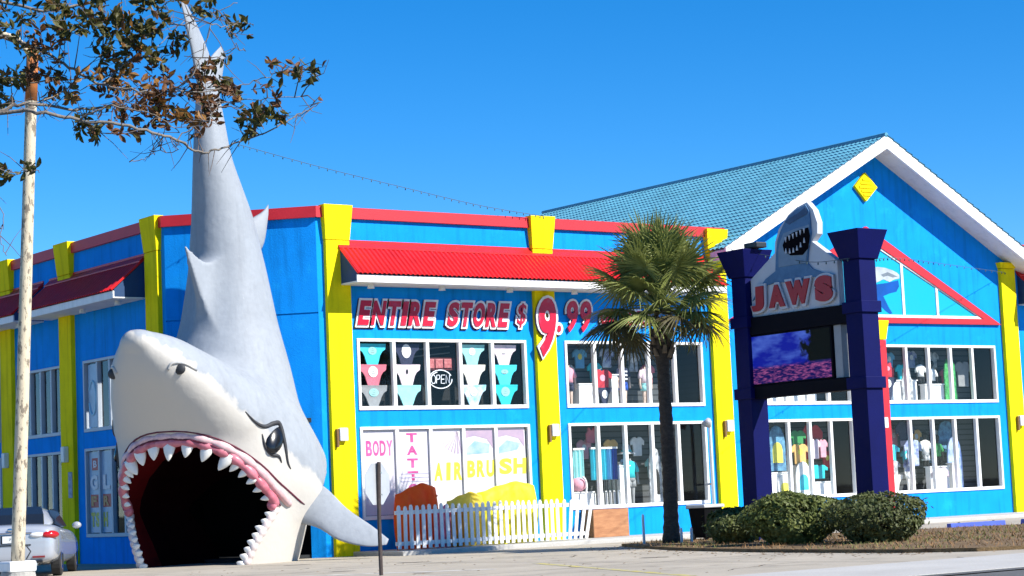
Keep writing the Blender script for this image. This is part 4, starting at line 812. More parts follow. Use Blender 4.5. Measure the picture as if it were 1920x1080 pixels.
# second bay, upper floor
mannequin(p(1, 0), .55, uz, 1.28, 'pink', 'navy', 'headless mannequin in a pink top and navy shorts')
riser(p(1, 0)+.28, p(1, 1)+.1, .5, .95, uz, uz+.62, 'white display block between the pink mannequin and the crimson swimsuit')
shirt(p(1, 1)+.12, .42, uz+.42, .62, .55, 'red', 'crimson top with pink panel hung in the upper window', emblem='pink'); swim_bottom(p(1, 1)-.1, p(1, 1)+.4, uz+.5, .48, 'navy', True, 'navy swim bottom with white emblem under the crimson top', ('white', .8, .9), .40)
mannequin(p(1, 2), .55, uz, 1.30, 'navy', 'blue', 'headless mannequin in a navy and white striped shirt', 'skin', 'white')
riser(p(1, 2)-.46, p(1, 2)-.2, .45, .9, uz, uz+.85, 'tall white display block beside the striped mannequin')
mannequin(p(1, 3)-.1, .6, uz, 1.25, 'palepink', 'aqua', 'headless mannequin in pale pink and mint behind the palm trunk')
# second bay, ground floor
riser(p(1, 0)-.42, p(1, 1)+.42, .28, .95, lz, lz+.42, 'long low white display block under the row of towels')
towel(p(1, 0)+.05, .35, lz+.72, .36, .75, 'aqua', 'bundled pale aqua striped towel at the end of the towel row')
t = thing('beach_ball', 'pink and white ball in the shop window beside the picket fence', 'ball', (p(1, 0)+.0, .30, lz+.32)); q = MB(); q.ball((p(1, 0), .36, lz+.60), (.23, .2, .18), 16, 12); q.build('ball', C['pink'], t, smooth=True)
q = MB(); q.tube([(p(1, 0)+.235*math.cos(a)*.4, .36-.235*abs(math.cos(a*.5)), lz+.56+.235*math.sin(a)) for a in np.linspace(-1.4, 1.4, 10)], .03, 6); q.build('seam', C['white'], t)
for k, (m, nm) in enumerate((('cyan', 'bright aqua'), ('teal', 'turquoise'), ('cyan', 'clear aqua'), ('sky', 'sky blue'), ('blue', 'deep royal blue'))):
    towel(p(1, 1)-.38+.175*k, .34, lz+.70, .16, .78, m, ['bright aqua towel at the left end of the towel row, next to the striped bundle', 'turquoise towel, second from the striped bundle', 'clear aqua towel in the middle of the towel row', 'sky blue towel beside the deep blue one', 'deep royal blue towel at the end of the row'][k], 'row of towels in the window')
t = thing('towel_rack', 'low rack of thin dark uprights under the towel row', 'rack', (p(1, 1), .25, lz))
for k in range(6): q = MB(); q.box(p(1, 1)-.4+.13*k, p(1, 1)-.37+.13*k, .24, .27, lz+.02, lz+.68); q.build('upright', 'metal_dark', t)
q = MB(); q.box(p(1, 1)-.42, p(1, 1)+.32, .235, .275, lz+.68, lz+.70); q.build('top_bar', 'metal_dark', t)
shirt(p(1, 1)-.1, .7, lz+1.65, .5, .4, 'rose', 'small rose pennant shaped top above the towel row', True)
mannequin(p(1, 2)+.05, .5, lz, 1.45, 'teal', 'grey', 'headless mannequin in a teal shirt and grey trousers', 'grey')
riser(p(1, 2)-.46, p(1, 2)-.08, .3, .95, lz, lz+1.05, 'tall white display block beside the teal mannequin'); riser(p(1, 2)-.1, p(1, 2)+.42, .75, 1.0, lz, lz+1.15, 'grey display box behind the teal mannequin', 'sign_grey')
t = thing('sun_hat', 'pale mint striped sun hat on the display box above the teal mannequin', 'hat', (p(1, 2)+.12, .7, lz+1.3)); q = MB(); loft_y(q, [(lz+1.34, p(1, 2)+.12, .7, .26, .2), (lz+1.36, p(1, 2)+.12, .7, .25, .19), (lz+1.40, p(1, 2)+.12, .7, .14, .12), (lz+1.55, p(1, 2)+.12, .7, .12, .1), (lz+1.6, p(1, 2)+.12, .7, .04, .03)]); q.build('felt', C['bwprint'], t, smooth=True); q = MB(); loft_y(q, [(lz+1.40, p(1, 2)+.12, .7, .145, .125), (lz+1.45, p(1, 2)+.12, .7, .14, .12)]); q.build('band', C['teal'], t)
board(p(1, 3)+.02, .5, lz, .42, 1.5, 'bwprint', 'black and white patterned body board beside the palm trunk', 0, 'black')
# third bay
riser(WINS[2][0]+.2, WINS[2][1]-1.0, .3, .9, uz, uz+.42, 'long white display block low in the upper window behind the sign')
for k in range(4): mannequin(WINS[2][0]+.65+.78*k, .6, uz, 1.2, ['white', 'bwprint', 'white', 'black'][k], ['grey', 'white', 'black', 'white'][k], ['headless mannequin all in white and grey behind the screen', 'headless mannequin in a black and white print shirt behind the screen', 'headless mannequin in white shirt and black shorts behind the screen', 'headless mannequin in a black shirt behind the sign'][k], 'white')
board(p(2, 0), .35, lz, .55, 1.9, 'bwprint', 'black and white patterned board beside the dark post', 0, 'white')
board(p(2, 1)+.32, .40, lz+.75, .62, 1.25, 'toon', 'dark blue board printed with a cyan and yellow face', 0, 'yellow'); riser(p(2, 1)-.1, p(2, 1)+.75, .3, .85, lz, lz+.72, 'white display block under the dark blue board')
board(p(2, 1)+.42, .28, lz+.05, .5, .62, 'white', 'small white board with yellow print', 0, 'yellow')
shirt(p(2, 2)+.32, .40, lz+1.30, .6, .55, 'green', 'green shirt at the top of the stacked display'); shirt(p(2, 2)+.33, .36, lz+.92, .66, .55, 'orange', 'orange shirt below the green one', False, 'yellow'); board(p(2, 2)+.35, .30, lz+.04, .56, .95, 'white', 'white skimboard with a cyan swirl', 0, 'cyan')
riser(p(2, 2)+.0, p(2, 2)+.7, .5, .9, lz, lz+.9, 'white display block behind the skimboard')
shirt(p(2, 3)+.28, .62, lz+1.05, .78, .95, 'red', 'large red shirt at the back of the window'); shirt(p(2, 3)+.18, .42, lz+1.05, .38, .55, 'palepink', 'pale pink shirt in front of the red one'); shirt(p(2, 3)+.50, .44, lz+1.08, .34, .5, 'pink', 'pink shirt beside the pale pink one')
shirt(p(2, 3)+.22, .35, lz+.50, .62, .38, 'teal', 'folded teal shirt on the white block'); riser(p(2, 3)-.05, p(2, 3)+.68, .3, .9, lz, lz+.42, 'white display block with the folded teal shirt')
# fourth bay, upper
riser(p(3, 0)-.4, p(3, 1)+.42, .42, .95, uz, uz+.68, 'long white display block in the upper window under the gable'); shirt(p(3, 0)+.05, .36, uz+.75, .75, .42, 'red', 'dark red shirt above the navy swimsuit', True, 'pink')
swim_bottom(p(3, 0)-.32, p(3, 0)+.36, uz+.74, .70, 'navy', True, 'large navy swim bottom with white emblem under the gable', ('white', .9, 1.0), .32); board(p(3, 0)+.05, .8, uz+.95, .7, .55, 'green', 'dark green board leaning at the back of the upper window')
shirt(p(3, 1)-.05, .40, uz+.08, .62, .92, 'bwprint', 'long black and white printed beach dress', True); t = None
mannequin(p(3, 2)-.2, .6, uz+.18, 1.2, 'white', 'black', 'mannequin with dark head in white top and black shorts, nearer the printed dress', 'black', None, False); mannequin(p(3, 2)+.22, .55, uz+.05, 1.2, 'white', 'black', 'mannequin with dark head in white top and black shorts, beside the green board', 'black', None, False)
riser(p(3, 2)-.42, p(3, 2)+.42, .25, .5, uz, uz+.55, 'white display block in front of the dark-headed mannequins')
board(p(3, 3)-.02, .45, uz, .52, 1.35, 'lime', 'bright green leopard print board')
shirt(p(3, 4), .8, uz+.5, .72, .75, 'grey', 'grey shirt hung in the dark end pane')
# fourth bay, ground floor
shirt(p(3, 0), .75, lz+1.55, .72, .45, 'red', 'red shirt high at the back beside the red pilaster'); shirt(p(3, 0)+.02, .40, lz+.88, .72, .50, 'cyan', 'bright aqua shirt with small print', False, 'teal'); shirt(p(3, 0)+.04, .36, lz+.50, .62, .42, 'bwprint', 'pale printed shirt below the aqua one'); swim_bottom(p(3, 0)-.34, p(3, 0)+.36, lz+.52, .5, 'cream', False, 'peach cream swim bottom below the printed shirt', None, .31)
riser(p(3, 0)-.4, p(3, 0)+.4, .5, .9, lz, lz+.9, 'white display block behind the aqua shirt')
shirt(p(3, 1)-.02, .62, lz+1.2, .76, .85, 'navy', 'navy shirt high in the window'); shirt(p(3, 1), .38, lz+.75, .7, .75, 'blueprint', 'blue and white striped print shirt'); mannequin(p(3, 1), .6, lz, 1.2, 'blueprint', 'white', 'mannequin wearing a blue print shirt below the navy one', 'white')
mannequin(p(3, 2)-.2, .6, lz+.45, 1.3, 'white', 'bwprint', 'mannequin with dark head in white shirt and patterned shorts', 'black', None, False); mannequin(p(3, 2)+.24, .55, lz+.35, 1.3, 'green', 'black', 'mannequin with dark head in a dark green shirt', 'black', None, False); riser(p(3, 2)-.42, p(3, 2)+.42, .25, .5, lz, lz+.72, 'white display block below the green-shirted mannequin')
shirt(p(3, 2), .22, lz+.05, .7, .62, 'palepink', 'pale pink shirt low in front of the white block')
board(p(3, 3)-.05, .45, lz+.02, .62, 1.55, 'surf', 'blue and white wave printed board', 0, 'surf'); board(p(3, 3)+.05, .8, lz+1.2, .7, .85, 'toon', 'dark teal board at the back above the wave board'); riser(p(3, 3)-.42, p(3, 3)-.2, .25, .5, lz, lz+.8, 'narrow white display block beside the wave board')

rk = random.Random(5)
pal = ['teal', 'pink', 'aqua', 'navy', 'orange', 'sky', 'rose', 'white', 'blueprint', 'yellow', 'cyan', 'bwprint', 'red', 'tie']; pname = dict(teal='teal', pink='pink', aqua='mint', navy='navy', orange='orange', sky='sky blue', rose='rose', white='white', blueprint='blue print', yellow='yellow', cyan='aqua', bwprint='monochrome print', red='red', tie='tie-dye')
where = {1: 'behind the palm', 2: 'behind the pylon sign', 3: 'beside the end pilaster'}; pane_n = ['first', 'second', 'third', 'fourth', 'last']
for i in (1, 2, 3):
    for up in (1, 0):
        for k in range(5):
            if k == 4 and i != 2: continue
            zb = uz if up else lz; H = (UZ[1]-UZ[0]) if up else (LZ[1]-LZ[0])
            for j in range(2):
                m = pal[(i*7+k*3+j*5+up*4) % len(pal)]; x = p(i, k)+(-.22 if j else .22); z = zb+H*(.60 if j else .36)+rk.uniform(-.08, .08)
                shirt(x, .84+.05*j, z, .46, .5, m, pname[m]+' shirt hung '+('high' if j else 'low')+' in the '+pane_n[k]+' '+('upper' if up else 'lower')+' pane '+where[i], False, rk.choice([None, 'white', 'yellow']))
# ================================================================== picket fence on the pavement
FN = thing('picket_fence', 'low white picket fence on the pavement in front of the poster windows', 'fence', (3.6, -1.4, 0)); mat('fence_white', (.74, .74, .72), streak=.3, rough=.6, noise=.12, nscale=3, fine=.05, bump=.15)
NP = 33; pm = {}
for k in range(NP):
    x = .93+5.35*k/(NP-1); lean = .0 if k < NP-6 else .05*(k-NP+6); h = .98+random.uniform(-.02, .02)-(.02 if k > 26 else 0)
    q = MB(); q.prism([(-.045, 0), (.045, 0), (.045, h-.05), (.02, h), (-.02, h), (-.045, h-.05)], -.012, .012, 'y')
    o = q.build('picket', 'fence_white', FN, local=True); o.location = (x-3.6, -.02, .025); o.rotation_euler = (random.uniform(-.01, .01), random.uniform(-.012, .012)+lean, 0)
for z in (.10, .80): q = MB(); q.box(.85, 6.38, -1.405, -1.365, z, z+.09); bevel(q.build('rail', 'fence_white', FN), .005)
# inflatables behind the fence
def pillow(name, lab, m, c, size, n=6, rot=0., cat='inflatable'):
    t = thing(name, lab, cat, c, rot); q = MB(); sx_, sy_, sz_ = size; nu, nv = 28, 16; vs_ = []
    for side in (1, -1):
        for i in range(nu+1):
            for j in range(nv+1):
                u, v = i/nu*2-1, j/nv*2-1; e = max(0, 1-abs(u)**3.5)*max(0, 1-abs(v)**3.5); rib = 1-.30*abs(math.cos(math.pi*n*(u+1)/2))**3
                vs_.append((u*sx_/2*(1-.10*v*v), side*sy_/2*(e**.5)*rib, (v+1)*sz_/2*(1-.10*u*u)+.05*sz_*math.sin(u*2.2)*(v+1)/2+.012*math.sin(9*u+5*v)))
    N1 = (nu+1)*(nv+1); fs = []
    for s_ in range(2):
        for i in range(nu):
            for j in range(nv):
                a = s_*N1+i*(nv+1)+j; f = (a, a+nv+1, a+nv+2, a+1); fs.append(f[::-1] if s_ == 0 else f)
    q.add(vs_, fs); q.build('body', m, t, smooth=True, local=True)
    q = MB(); q.tube([(sx_*.42, -.03, sz_*.80), (sx_*.42, -.10, sz_*.82)], .02, 8); q.build('valve', m, t, local=True); return t
def plastic(n, rgb): return mat('pl_'+n, rgb, rough=.35, noise=.08, nscale=4, spec=.4)
def vinyl(n, c1, c2): return leafmat('vinyl_'+n, c1, c2, .45)
pillow('air_mattress', 'upright orange inflatable air mattress behind the picket fence', vinyl('orange', (.90, .11, .006), (.92, .22, .02)), (1.72, -.95, 0), (1.35, .36, 1.46), 3, .12)
pillow('air_mattress', 'tall yellow inflatable air mattress leaning by the middle of the fence', vinyl('yellow', (.88, .78, .01), (.80, .80, .10)), (4.35, -.86, 0), (1.75, .42, 1.42), 4, -.10)
pillow('air_mattress', 'lower yellow inflatable mattress sloping down towards the orange one', vinyl('yellow_soft', (.86, .66, .02), (.88, .80, .20)), (3.05, -1.0, 0), (1.25, .34, 1.22), 3, .14)
pillow('air_mattress', 'small amber inflatable cushion between the mattresses', vinyl('amber', (.85, .36, .015), (.90, .50, .05)), (2.62, -1.16, 0), (.6, .22, .92), 2, .05)
pillow('air_mattress', 'pink inflatable cushion low behind the fence', vinyl('pink', (.80, .16, .38), (.85, .40, .55)), (2.28, -1.22, 0), (.42, .18, .95), 2, .0)
q = MB(); q.tube([(3.98, -1.25, 0), (3.98, -1.25, .9)], .07, 10); tag(q.build('yellow_post', plastic('yellow2', (.62, .58, .03))), 'short yellow tube standing behind the fence pickets', 'post')
# plywood board, seen from the front, standing on the pavement by the wall
mat('plywood', (.36, .15, .065), rough=.7, noise=.2, nscale=2.2, rgb2=(.46, .22, .10), stretch=(1, 1, 5), fine=.15, bump=.1)
PW = thing('plywood_box', 'reddish plywood board box standing against the blue wall beside the fence', 'box', (7.8, -.3, 0))
q = MB(); q.box(7.24, 8.36, -.52, -.50, -.0, .69); bevel(q.build('front_board', 'plywood', PW), .003); q = MB(); q.box(7.22, 7.24, -.53, -.05, 0, .69); q.build('side_board', mat('plywood_dark', (.20, .10, .05), rough=.8, noise=.2), PW); q = MB(); q.box(7.24, 8.36, -.5, -.05, .665, .685); q.build('top_board', 'plywood', PW)
# bent pipe by the window corner
VP = thing('outdoor_pipe', 'white vertical pipe with a bent head beside the dark end window', 'pipe', (11.42, -.3, 0)); q = MB(); q.tube([(11.42, -.3, 0), (11.42, -.3, 2.7), (11.40, -.34, 2.82), (11.28, -.42, 2.86)], [.05, .045, .045, .045], 10); q.build('pipe', 'white', VP, smooth=True)
q = MB(); q.tube([(11.30, -.42, 2.88), (11.18, -.44, 2.74)], [.06, .13], 12); q.build('head', mat('pipe_grey', (.35, .36, .38), rough=.4, noise=.1), VP, smooth=True); q = MB(); q.tube([(11.42, -.24, 1.2), (11.42, 0, 1.2)], .03); q.build('clamp', 'pipe_grey', VP)
# wheel stops
WS = None
for k, (c, lab) in enumerate((((13.0, -7.75), 'royal blue concrete wheel stop with a paler top, nearer the shrubs'), ((15.6, -7.75), 'royal blue concrete wheel stop beyond the first one'), ((18.2, -7.75), 'royal blue concrete wheel stop at the end of the line'))):
    t = thing('wheel_stop', lab, 'wheel stop', (c[0], c[1], GZ), 0, 'blue wheel stops'); q = MB(); q.rings([[(x, -.08, 0), (x, .08, 0), (x, .06, .13), (x, -.06, .13)] for x in (-.95, -.9, .9, .95)]); bevel(q.build('block', mat('stop_blue', (.05, .09, .42), rough=.7, noise=.15), t, local=True), .01)
    for s_ in (-.6, .6): q = MB(); q.tube([(s_, 0, .10), (s_, 0, .145)], .03, 8); q.build('pin', 'metal_dark', t, local=True)
# wheeled bin and bits by the palm
BN = thing('wheeled_bin', 'black wheeled bin with a pale lid beside the palm trunk', 'bin', (6.0, -6.1, GZ+.06), 0, None, .82)
q = MB(); q.rings([[(-.26, -.26, .06), (.26, -.26, .06), (.26, .24, .06), (-.26, .24, .06)], [(-.33, -.34, .86), (.33, -.34, .86), (.33, .32, .86), (-.33, .32, .86)]]); bevel(q.build('body', 'black', BN, local=True), .03)
q = MB(); q.box(-.37, .37, -.40, .38, .86, .95); bevel(q.build('lid', mat('lid', (.62, .63, .62), rough=.5, noise=.1), BN, local=True), .03)
for s_ in (-.24, .24): q = MB(); q.tube([(s_-.03, .26, .1), (s_+.03, .26, .1)], .1, 14); q.build('wheel', 'metal_dark', BN, local=True)
q = MB(); q.tube([(-.28, .36, .88), (-.28, .44, .86), (.28, .44, .86), (.28, .36, .88)], .02, 6); q.build('handle', 'metal_dark', BN, local=True)
for (x, y, h, lab) in ((4.0, -6.35, .62, 'taller white stake beside the palm trunk, nearer the plywood'), (4.55, -6.95, .30, 'short white stake in front of the palm trunk'), (4.75, -7.05, .30, 'second short white stake beside the first, in front of the palm')):
    t = thing('garden_stake', lab, 'stake', (x, y, GZ+.03)); q = MB(); q.box(-.025, .025, -.02, .02, 0, h); bevel(q.build('stake', 'fence_white', t, local=True), .006); q = MB(); q.prism([(-.025, h), (.025, h), (0, h+.05)], -.02, .02, 'y'); q.build('tip', 'fence_white', t, local=True)

# ================================================================== palm
PB = Vector((4.58, -6.6, GZ+.04)); PT = thing('palm_tree', 'cabbage palm with a full round head of fan fronds and a dark trunk', 'palm tree', PB)
mat('palm_bark', (.055, .042, .032), rough=.95, noise=.35, nscale=6, bump=1, bscale=14, stretch=(1, 1, 2.5), fine=.3); mat('palm_boot', (.16, .12, .08), rough=.9, noise=.3, nscale=9, fine=.2)
leafmat('frond', (.115, .15, .028), (.27, .29, .09), .2); leafmat('frond_old', (.10, .085, .03), (.055, .05, .02), .15)
q = MB(); zs = np.linspace(0, 4.9, 43); pts = [(.02*math.sin(z*1.4), .02*math.cos(z*1.1), z) for z in zs]
q.tube(pts, [(.168-.009*z if z < 3.85 else .14+.13*(z-3.85) if z < 4.5 else .225-.2*(z-4.5))*(1+.05*((i % 2)*2-1))+(.08*max(0, .5-z)) for i, z in enumerate(zs)], 18); q.build('trunk', 'palm_bark', PT, smooth=True, local=True)
for k in range(46):
    a = k*2.4; z = 3.98+.85*k/46; r = .19; q = MB(); c, s_ = math.cos(a), math.sin(a)
    q.rings([[(c*rr-s_*w_, s_*rr+c*w_, zz) for (rr, w_, zz) in ((r, -.06, z), (r, .06, z), (r+.05, .045, z+.02), (r+.05, -.045, z+.02))], [(c*rr-s_*w_, s_*rr+c*w_, zz) for (rr, w_, zz) in ((r+.06, -.035, z+.17), (r+.06, .035, z+.17), (r+.10, .025, z+.18), (r+.10, -.025, z+.18))]])
    q.build('leaf_boot', 'palm_boot' if k % 3 else 'palm_bark', PT, local=True)
def frond_mesh(seed, droop, old=False):
    rr = random.Random(seed); q = MB(); L = .86+rr.uniform(-.08, .10)
    # petiole along +x, slightly arched, then fan in the xy plane with folded, drooping tips
    q.tube([(0, 0, 0), (L*.4, 0, .05), (L*.75, 0, .03), (L, 0, -.03)], [.026, .02, .016, .012], 5)
    n = 34
    for k in range(n):
        a = math.radians(-128+256*k/(n-1))+rr.uniform(-.03, .03); ln = (.80-.20*(abs(a)/2.3)**2)*rr.uniform(.88, 1.08); hub = Vector((L-.02+.16*math.cos(a)*.4, .0, -.03))
        d = Vector((math.cos(a), math.sin(a), 0)); side = Vector((-math.sin(a), math.cos(a), 0)); P = []; dr = droop*rr.uniform(.7, 1.3)
        for t, w_ in ((0, .010), (.3, .023), (.6, .018), (.85, .009), (1, .002)):
            fold = -.22*abs(math.sin(a))*t
            P.append((hub+d*(ln*t)+Vector((0, 0, .10*t-dr*t*t*1.0+fold*.6))+Vector((-.12*t*t*abs(math.sin(a)), 0, 0)), w_))
        vs_ = []; fs = []
        for (pp, w_) in P: vs_ += [pp-side*w_, pp+Vector((0, 0, -w_*.7)), pp+side*w_]
        for i in range(4):
            b = i*3; fs += [(b, b+1, b+4, b+3), (b+1, b+2, b+5, b+4)]
        q.add(vs_, fs)
    return q.mesh('frond', 'frond_old' if old else 'frond')
FM = [frond_mesh(i, .14+.06*i) for i in range(5)]+[frond_mesh(9, .42, True), frond_mesh(10, .46, True)]
NF = 54
for k in range(NF):
    az = k*2.399963+random.uniform(-.2, .2); f = k/(NF-1); el = math.radians(88-104*f**1.05+random.uniform(-9, 9))
    m = FM[min(4, int(f*5))] if f < .90 else FM[5+k % 2]
    o = link('frond', m, PT, local=True); o.location = (.05*math.cos(az), .05*math.sin(az), 5.00+.42*(1-f)); sc_ = random.uniform(1.0, 1.18)*(1.0 if f > .12 else .95)
    o.rotation_mode = 'QUATERNION'; o.rotation_quaternion = (Matrix.Rotation(az, 3, 'Z') @ Matrix.Rotation(-el, 3, 'Y') @ Matrix.Rotation(random.uniform(-.5, .5), 3, 'X')).to_quaternion(); o.scale = (sc_,)*3

# ================================================================== shrubs
leafmat('shrub_a', (.062, .090, .018), (.18, .20, .055), .2); leafmat('shrub_b', (.048, .072, .018), (.14, .155, .045), .2); leafmat('shrub_c', (.040, .058, .016), (.12, .13, .042), .2); mat('twig', (.09, .065, .045), rough=.9, noise=.2)
def shrub(lab, c, rx, ry, h, n, m, loose, seed):
    rr = random.Random(seed); t = thing('shrub', lab, 'shrub', (c[0], c[1], GZ+.05)); q = MB(); lob = [(rr.uniform(0, 6.28), rr.uniform(.2, 1.3), rr.uniform(.12, .3)) for _ in range(16)]
    def rad(th, ph):
        s_ = 1.0
        for a, b, w_ in lob: s_ += w_*1.15*math.exp(-((math.cos(th-a)-1)**2*5+(ph-b)**2*7))
        return s_*.80
    for k in range(n):
        th = rr.uniform(0, 6.283); u = rr.uniform(-.75, 1); ph = math.acos(max(-1, min(1, u))); r = rad(th, ph)*(1-loose*rr.random()**2.2)
        if math.sin(5*th+seed)*math.sin(7*ph+2*seed)+.5*math.sin(13*th-9*ph) > .95: continue
        if rr.random() < .02+.05*loose: r *= rr.uniform(1.04, 1.24)
        d = Vector((math.sin(ph)*math.cos(th), math.sin(ph)*math.sin(th), math.cos(ph))); sq = (1-.20*max(0, d.z)) if d.z > 0 else (1+.35*d.z); p_ = Vector((d.x*rx*r*sq, d.y*ry*r*sq, h*.36+d.z*h*.66*min(r, 1.05))); p_.z = max(p_.z, .03)
        nrm = (d+Vector((rr.gauss(0, .55), rr.gauss(0, .55), rr.gauss(0, .55)+.25))).normalized(); a = nrm.orthogonal().normalized(); a.rotate(Matrix.Rotation(rr.uniform(0, 6.28), 3, nrm)); b = nrm.cross(a); L = rr.uniform(.032, .060); W = L*.52
        q.add([p_-a*L, p_+b*W+nrm*.006, p_+a*L, p_-b*W+nrm*.006], [(0, 1, 2, 3)])
    q.build('foliage', m, t, local=True, kind='stuff')
    q = MB()
    for k in range(12):
        a = rr.uniform(0, 6.28); e = rr.uniform(.5, .85); q.tube([(.05*math.cos(a), .05*math.sin(a), -.02), (rx*.35*math.cos(a), ry*.35*math.sin(a), h*.35), (rx*e*math.cos(a+.2), ry*e*math.sin(a+.2), h*rr.uniform(.45, .75))], [.022, .014, .004], 5)
    q.build('stems', 'twig', t, local=True)
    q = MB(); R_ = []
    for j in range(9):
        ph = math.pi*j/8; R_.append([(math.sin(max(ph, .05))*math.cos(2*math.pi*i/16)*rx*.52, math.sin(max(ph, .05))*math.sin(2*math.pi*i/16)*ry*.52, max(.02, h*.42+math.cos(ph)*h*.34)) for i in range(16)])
    q.rings(R_); q.build('dark_core', mat('shrub_core', (.02, .02, .010), rough=1, noise=.4, nscale=12), t, local=True)  # solid core added, coloured dark for the shaded inside of the foliage
shrub('low rounded clipped shrub beside the palm and the bin', (4.05, -9.2), .66, .66, .70, 8500, 'shrub_b', .42, 1)
shrub('tallest mounded olive green shrub in front of the sign posts', (3.3, -11.75), 1.0, .9, .97, 14000, 'shrub_a', .40, 2)
shrub('loose dark shrub with reddish new leaves on the side away from the palm', (3.75, -13.55), 1.05, .86, .90, 10000, 'shrub_c', .85, 3)
shrub('small tan green shrub showing behind the low clipped one', (6.6, -6.9), .45, .45, .62, 2600, 'shrub_c', .5, 4)

# ================================================================== parked car
CARW = 1.84
def make_car():
    h = math.radians(30); loc = Vector((-7.15, .55, GZ)); t = thing('parked_car', 'silver white sedan parked nose-in beside the shark, seen from behind', 'car', loc, -h)
    paint = mat('car_paint', (.40, .43, .48), rough=.22, metal=.25, noise=.02, coat=.8); dk = mat('car_glass', (.012, .015, .02), rough=.05, spec=.6, noise=.05); rub = mat('rubber', (.02, .02, .02), rough=.8, noise=.1)
    chrome = mat('chrome', (.65, .66, .68), rough=.15, metal=1, noise=.02); blk = mat('car_black', (.012, .012, .013), rough=.5, noise=.1)
    # sections from tail (y=-2.4) to nose (y=2.4): (y, halfwidth low, halfwidth belt, z bottom, z belt)
    S = [(-2.40, .70, .66, .40, .92), (-2.36, .82, .78, .30, 1.00), (-2.20, .88, .86, .27, 1.05), (-1.85, .91, .89, .25, 1.07), (-1.3, .92, .90, .22, 1.03), (-.5, .92, .90, .2, .98), (.5, .92, .90, .2, .95), (1.2, .92, .89, .22, .92), (1.8, .91, .86, .24, .84), (2.2, .86, .78, .28, .74), (2.38, .72, .62, .36, .64)]
    q = MB(); R_ = []
    for (y, wl, wb, zb, zt_) in S:
        m_ = (zb+zt_)/2; half = [(.0, zb), (wl*.7, zb), (wl*.97, zb+.06), (wl, m_-.05), (wl*.995, m_+.08), (wb, zt_-.09), (wb*.9, zt_-.012), (wb*.55, zt_+.012), (0, zt_+.02)]
        R_.append([(x, y, z) for x, z in half]+[(-x, y, z) for x, z in half[::-1][1:-1]])
    q.rings(R_); subsurf(q.build('body', paint, t, smooth=True, local=True), 2)
    # cabin: roof and glass
    K = [(-1.98, .70, .0), (-1.35, .62, .34), (-.85, .57, .43), (0, .56, .46), (.55, .58, .40), (1.30, .70, .0)]
    q = MB(); R_ = []
    for (y, w_, hh_) in K:
        z0 = 1.0 if y < 0 else .93; half = [(0, z0), (w_+.16, z0), (w_+.08, z0+hh_*.55), (w_-.06, z0+hh_*.93), (w_*.5, z0+hh_*1.03), (0, z0+hh_*1.06)]
        R_.append([(x, y, z) for x, z in half]+[(-x, y, z) for x, z in half[::-1][1:-1]])
    q.rings(R_); subsurf(q.build('cabin', paint, t, smooth=True, local=True), 2)
    q = MB(); q.rings([[(-.62, -1.93, 1.055), (.62, -1.93, 1.055), (.60, -1.90, 1.02), (-.60, -1.90, 1.02)], [(-.56, -1.52, 1.27), (.56, -1.52, 1.27), (.55, -1.49, 1.23), (-.55, -1.49, 1.23)], [(-.47, -1.06, 1.425), (.47, -1.06, 1.425), (.46, -1.03, 1.39), (-.46, -1.03, 1.39)]]); bevel(q.build('rear_window', dk, t, smooth=False, local=True), .02)
    for s_ in (-1, 1):
        q = MB(); q.rings([[(s_*(.745), -1.35, 1.05), (s_*.755, .95, .98), (s_*.63, .45, 1.30), (s_*.60, -.1, 1.365), (s_*.60, -.85, 1.345), (s_*.66, -1.25, 1.22)], [(s_*(.60), -1.3, 1.05), (s_*.60, .9, .98), (s_*.5, .4, 1.28), (s_*.5, -.1, 1.33), (s_*.5, -.85, 1.3), (s_*.52, -1.2, 1.2)]]); q.build('side_window', dk, t, local=True)
        # tail lamp: red outer, clear inner
        M_ = Matrix.Rotation(s_*.55, 3, 'Z'); q = MB(); q.ball((s_*.77, -2.285, .845), (.19, .10, .085), 14, 10, M_); tl = q.build('tail_lamp', mat('lamp_red', (.42, .008, .010), rough=.12, coat=.6, noise=.1, nscale=9), t, smooth=True, local=True)
        q = MB(); q.ball((s_*.54, -2.375, .85), (.17, .055, .055), 14, 10, Matrix.Rotation(s_*.18, 3, 'Z')); q.build('reversing_lamp', mat('lamp_clear', (.62, .62, .62), rough=.1, coat=.6, noise=.05), tl, smooth=True, local=True)
        for y in (-1.42, 1.42):
            q = MB(); R_ = []
            for (x, r) in ((.70, .28), (.72, .325), (.88, .325), (.90, .28)): R_.append([(s_*x, y+r*math.cos(a), .325+r*math.sin(a)) for a in np.linspace(0, 2*math.pi, 25)[:-1]])
            q.rings(R_); wh = q.build('wheel', rub, t, smooth=False, local=True)
            q = MB(); q.rings([[(s_*x, y+r*math.cos(a), .325+r*math.sin(a)) for a in np.linspace(0, 2*math.pi, 25)[:-1]] for x, r in ((.86, .21), (.905, .20), (.895, .05))]); q.build('rim', chrome, wh, local=True)
            q = MB(); q.tube([(s_*.70, y+.39*math.cos(a), .33+.39*math.sin(a)) for a in np.linspace(-.15, math.pi+.15, 18)], .08, 6); q.build('wheel_arch', blk, t, local=True)
        q = MB(); q.ball((s_*1.0, .62, 1.0), (.10, .07, .075), 12, 8); q.build('door_mirror', paint, t, smooth=True, local=True)
        q = MB(); q.box(s_*.28-.09, s_*.28+.30 if s_ > 0 else s_*.28+.09, -2.415, -2.38, .37, .41); 
    q = MB(); q.box(-.19, .19, -2.415, -2.38, .69, .86); bevel(q.build('plate_recess', blk, t, local=True), .01)
    q = MB(); q.box(-.155, .155, -2.43, -2.41, .705, .845); pl = bevel(q.build('number_plate', mat('plate', (.66, .68, .68), rough=.4, noise=.15, nscale=12), t, local=True), .005)
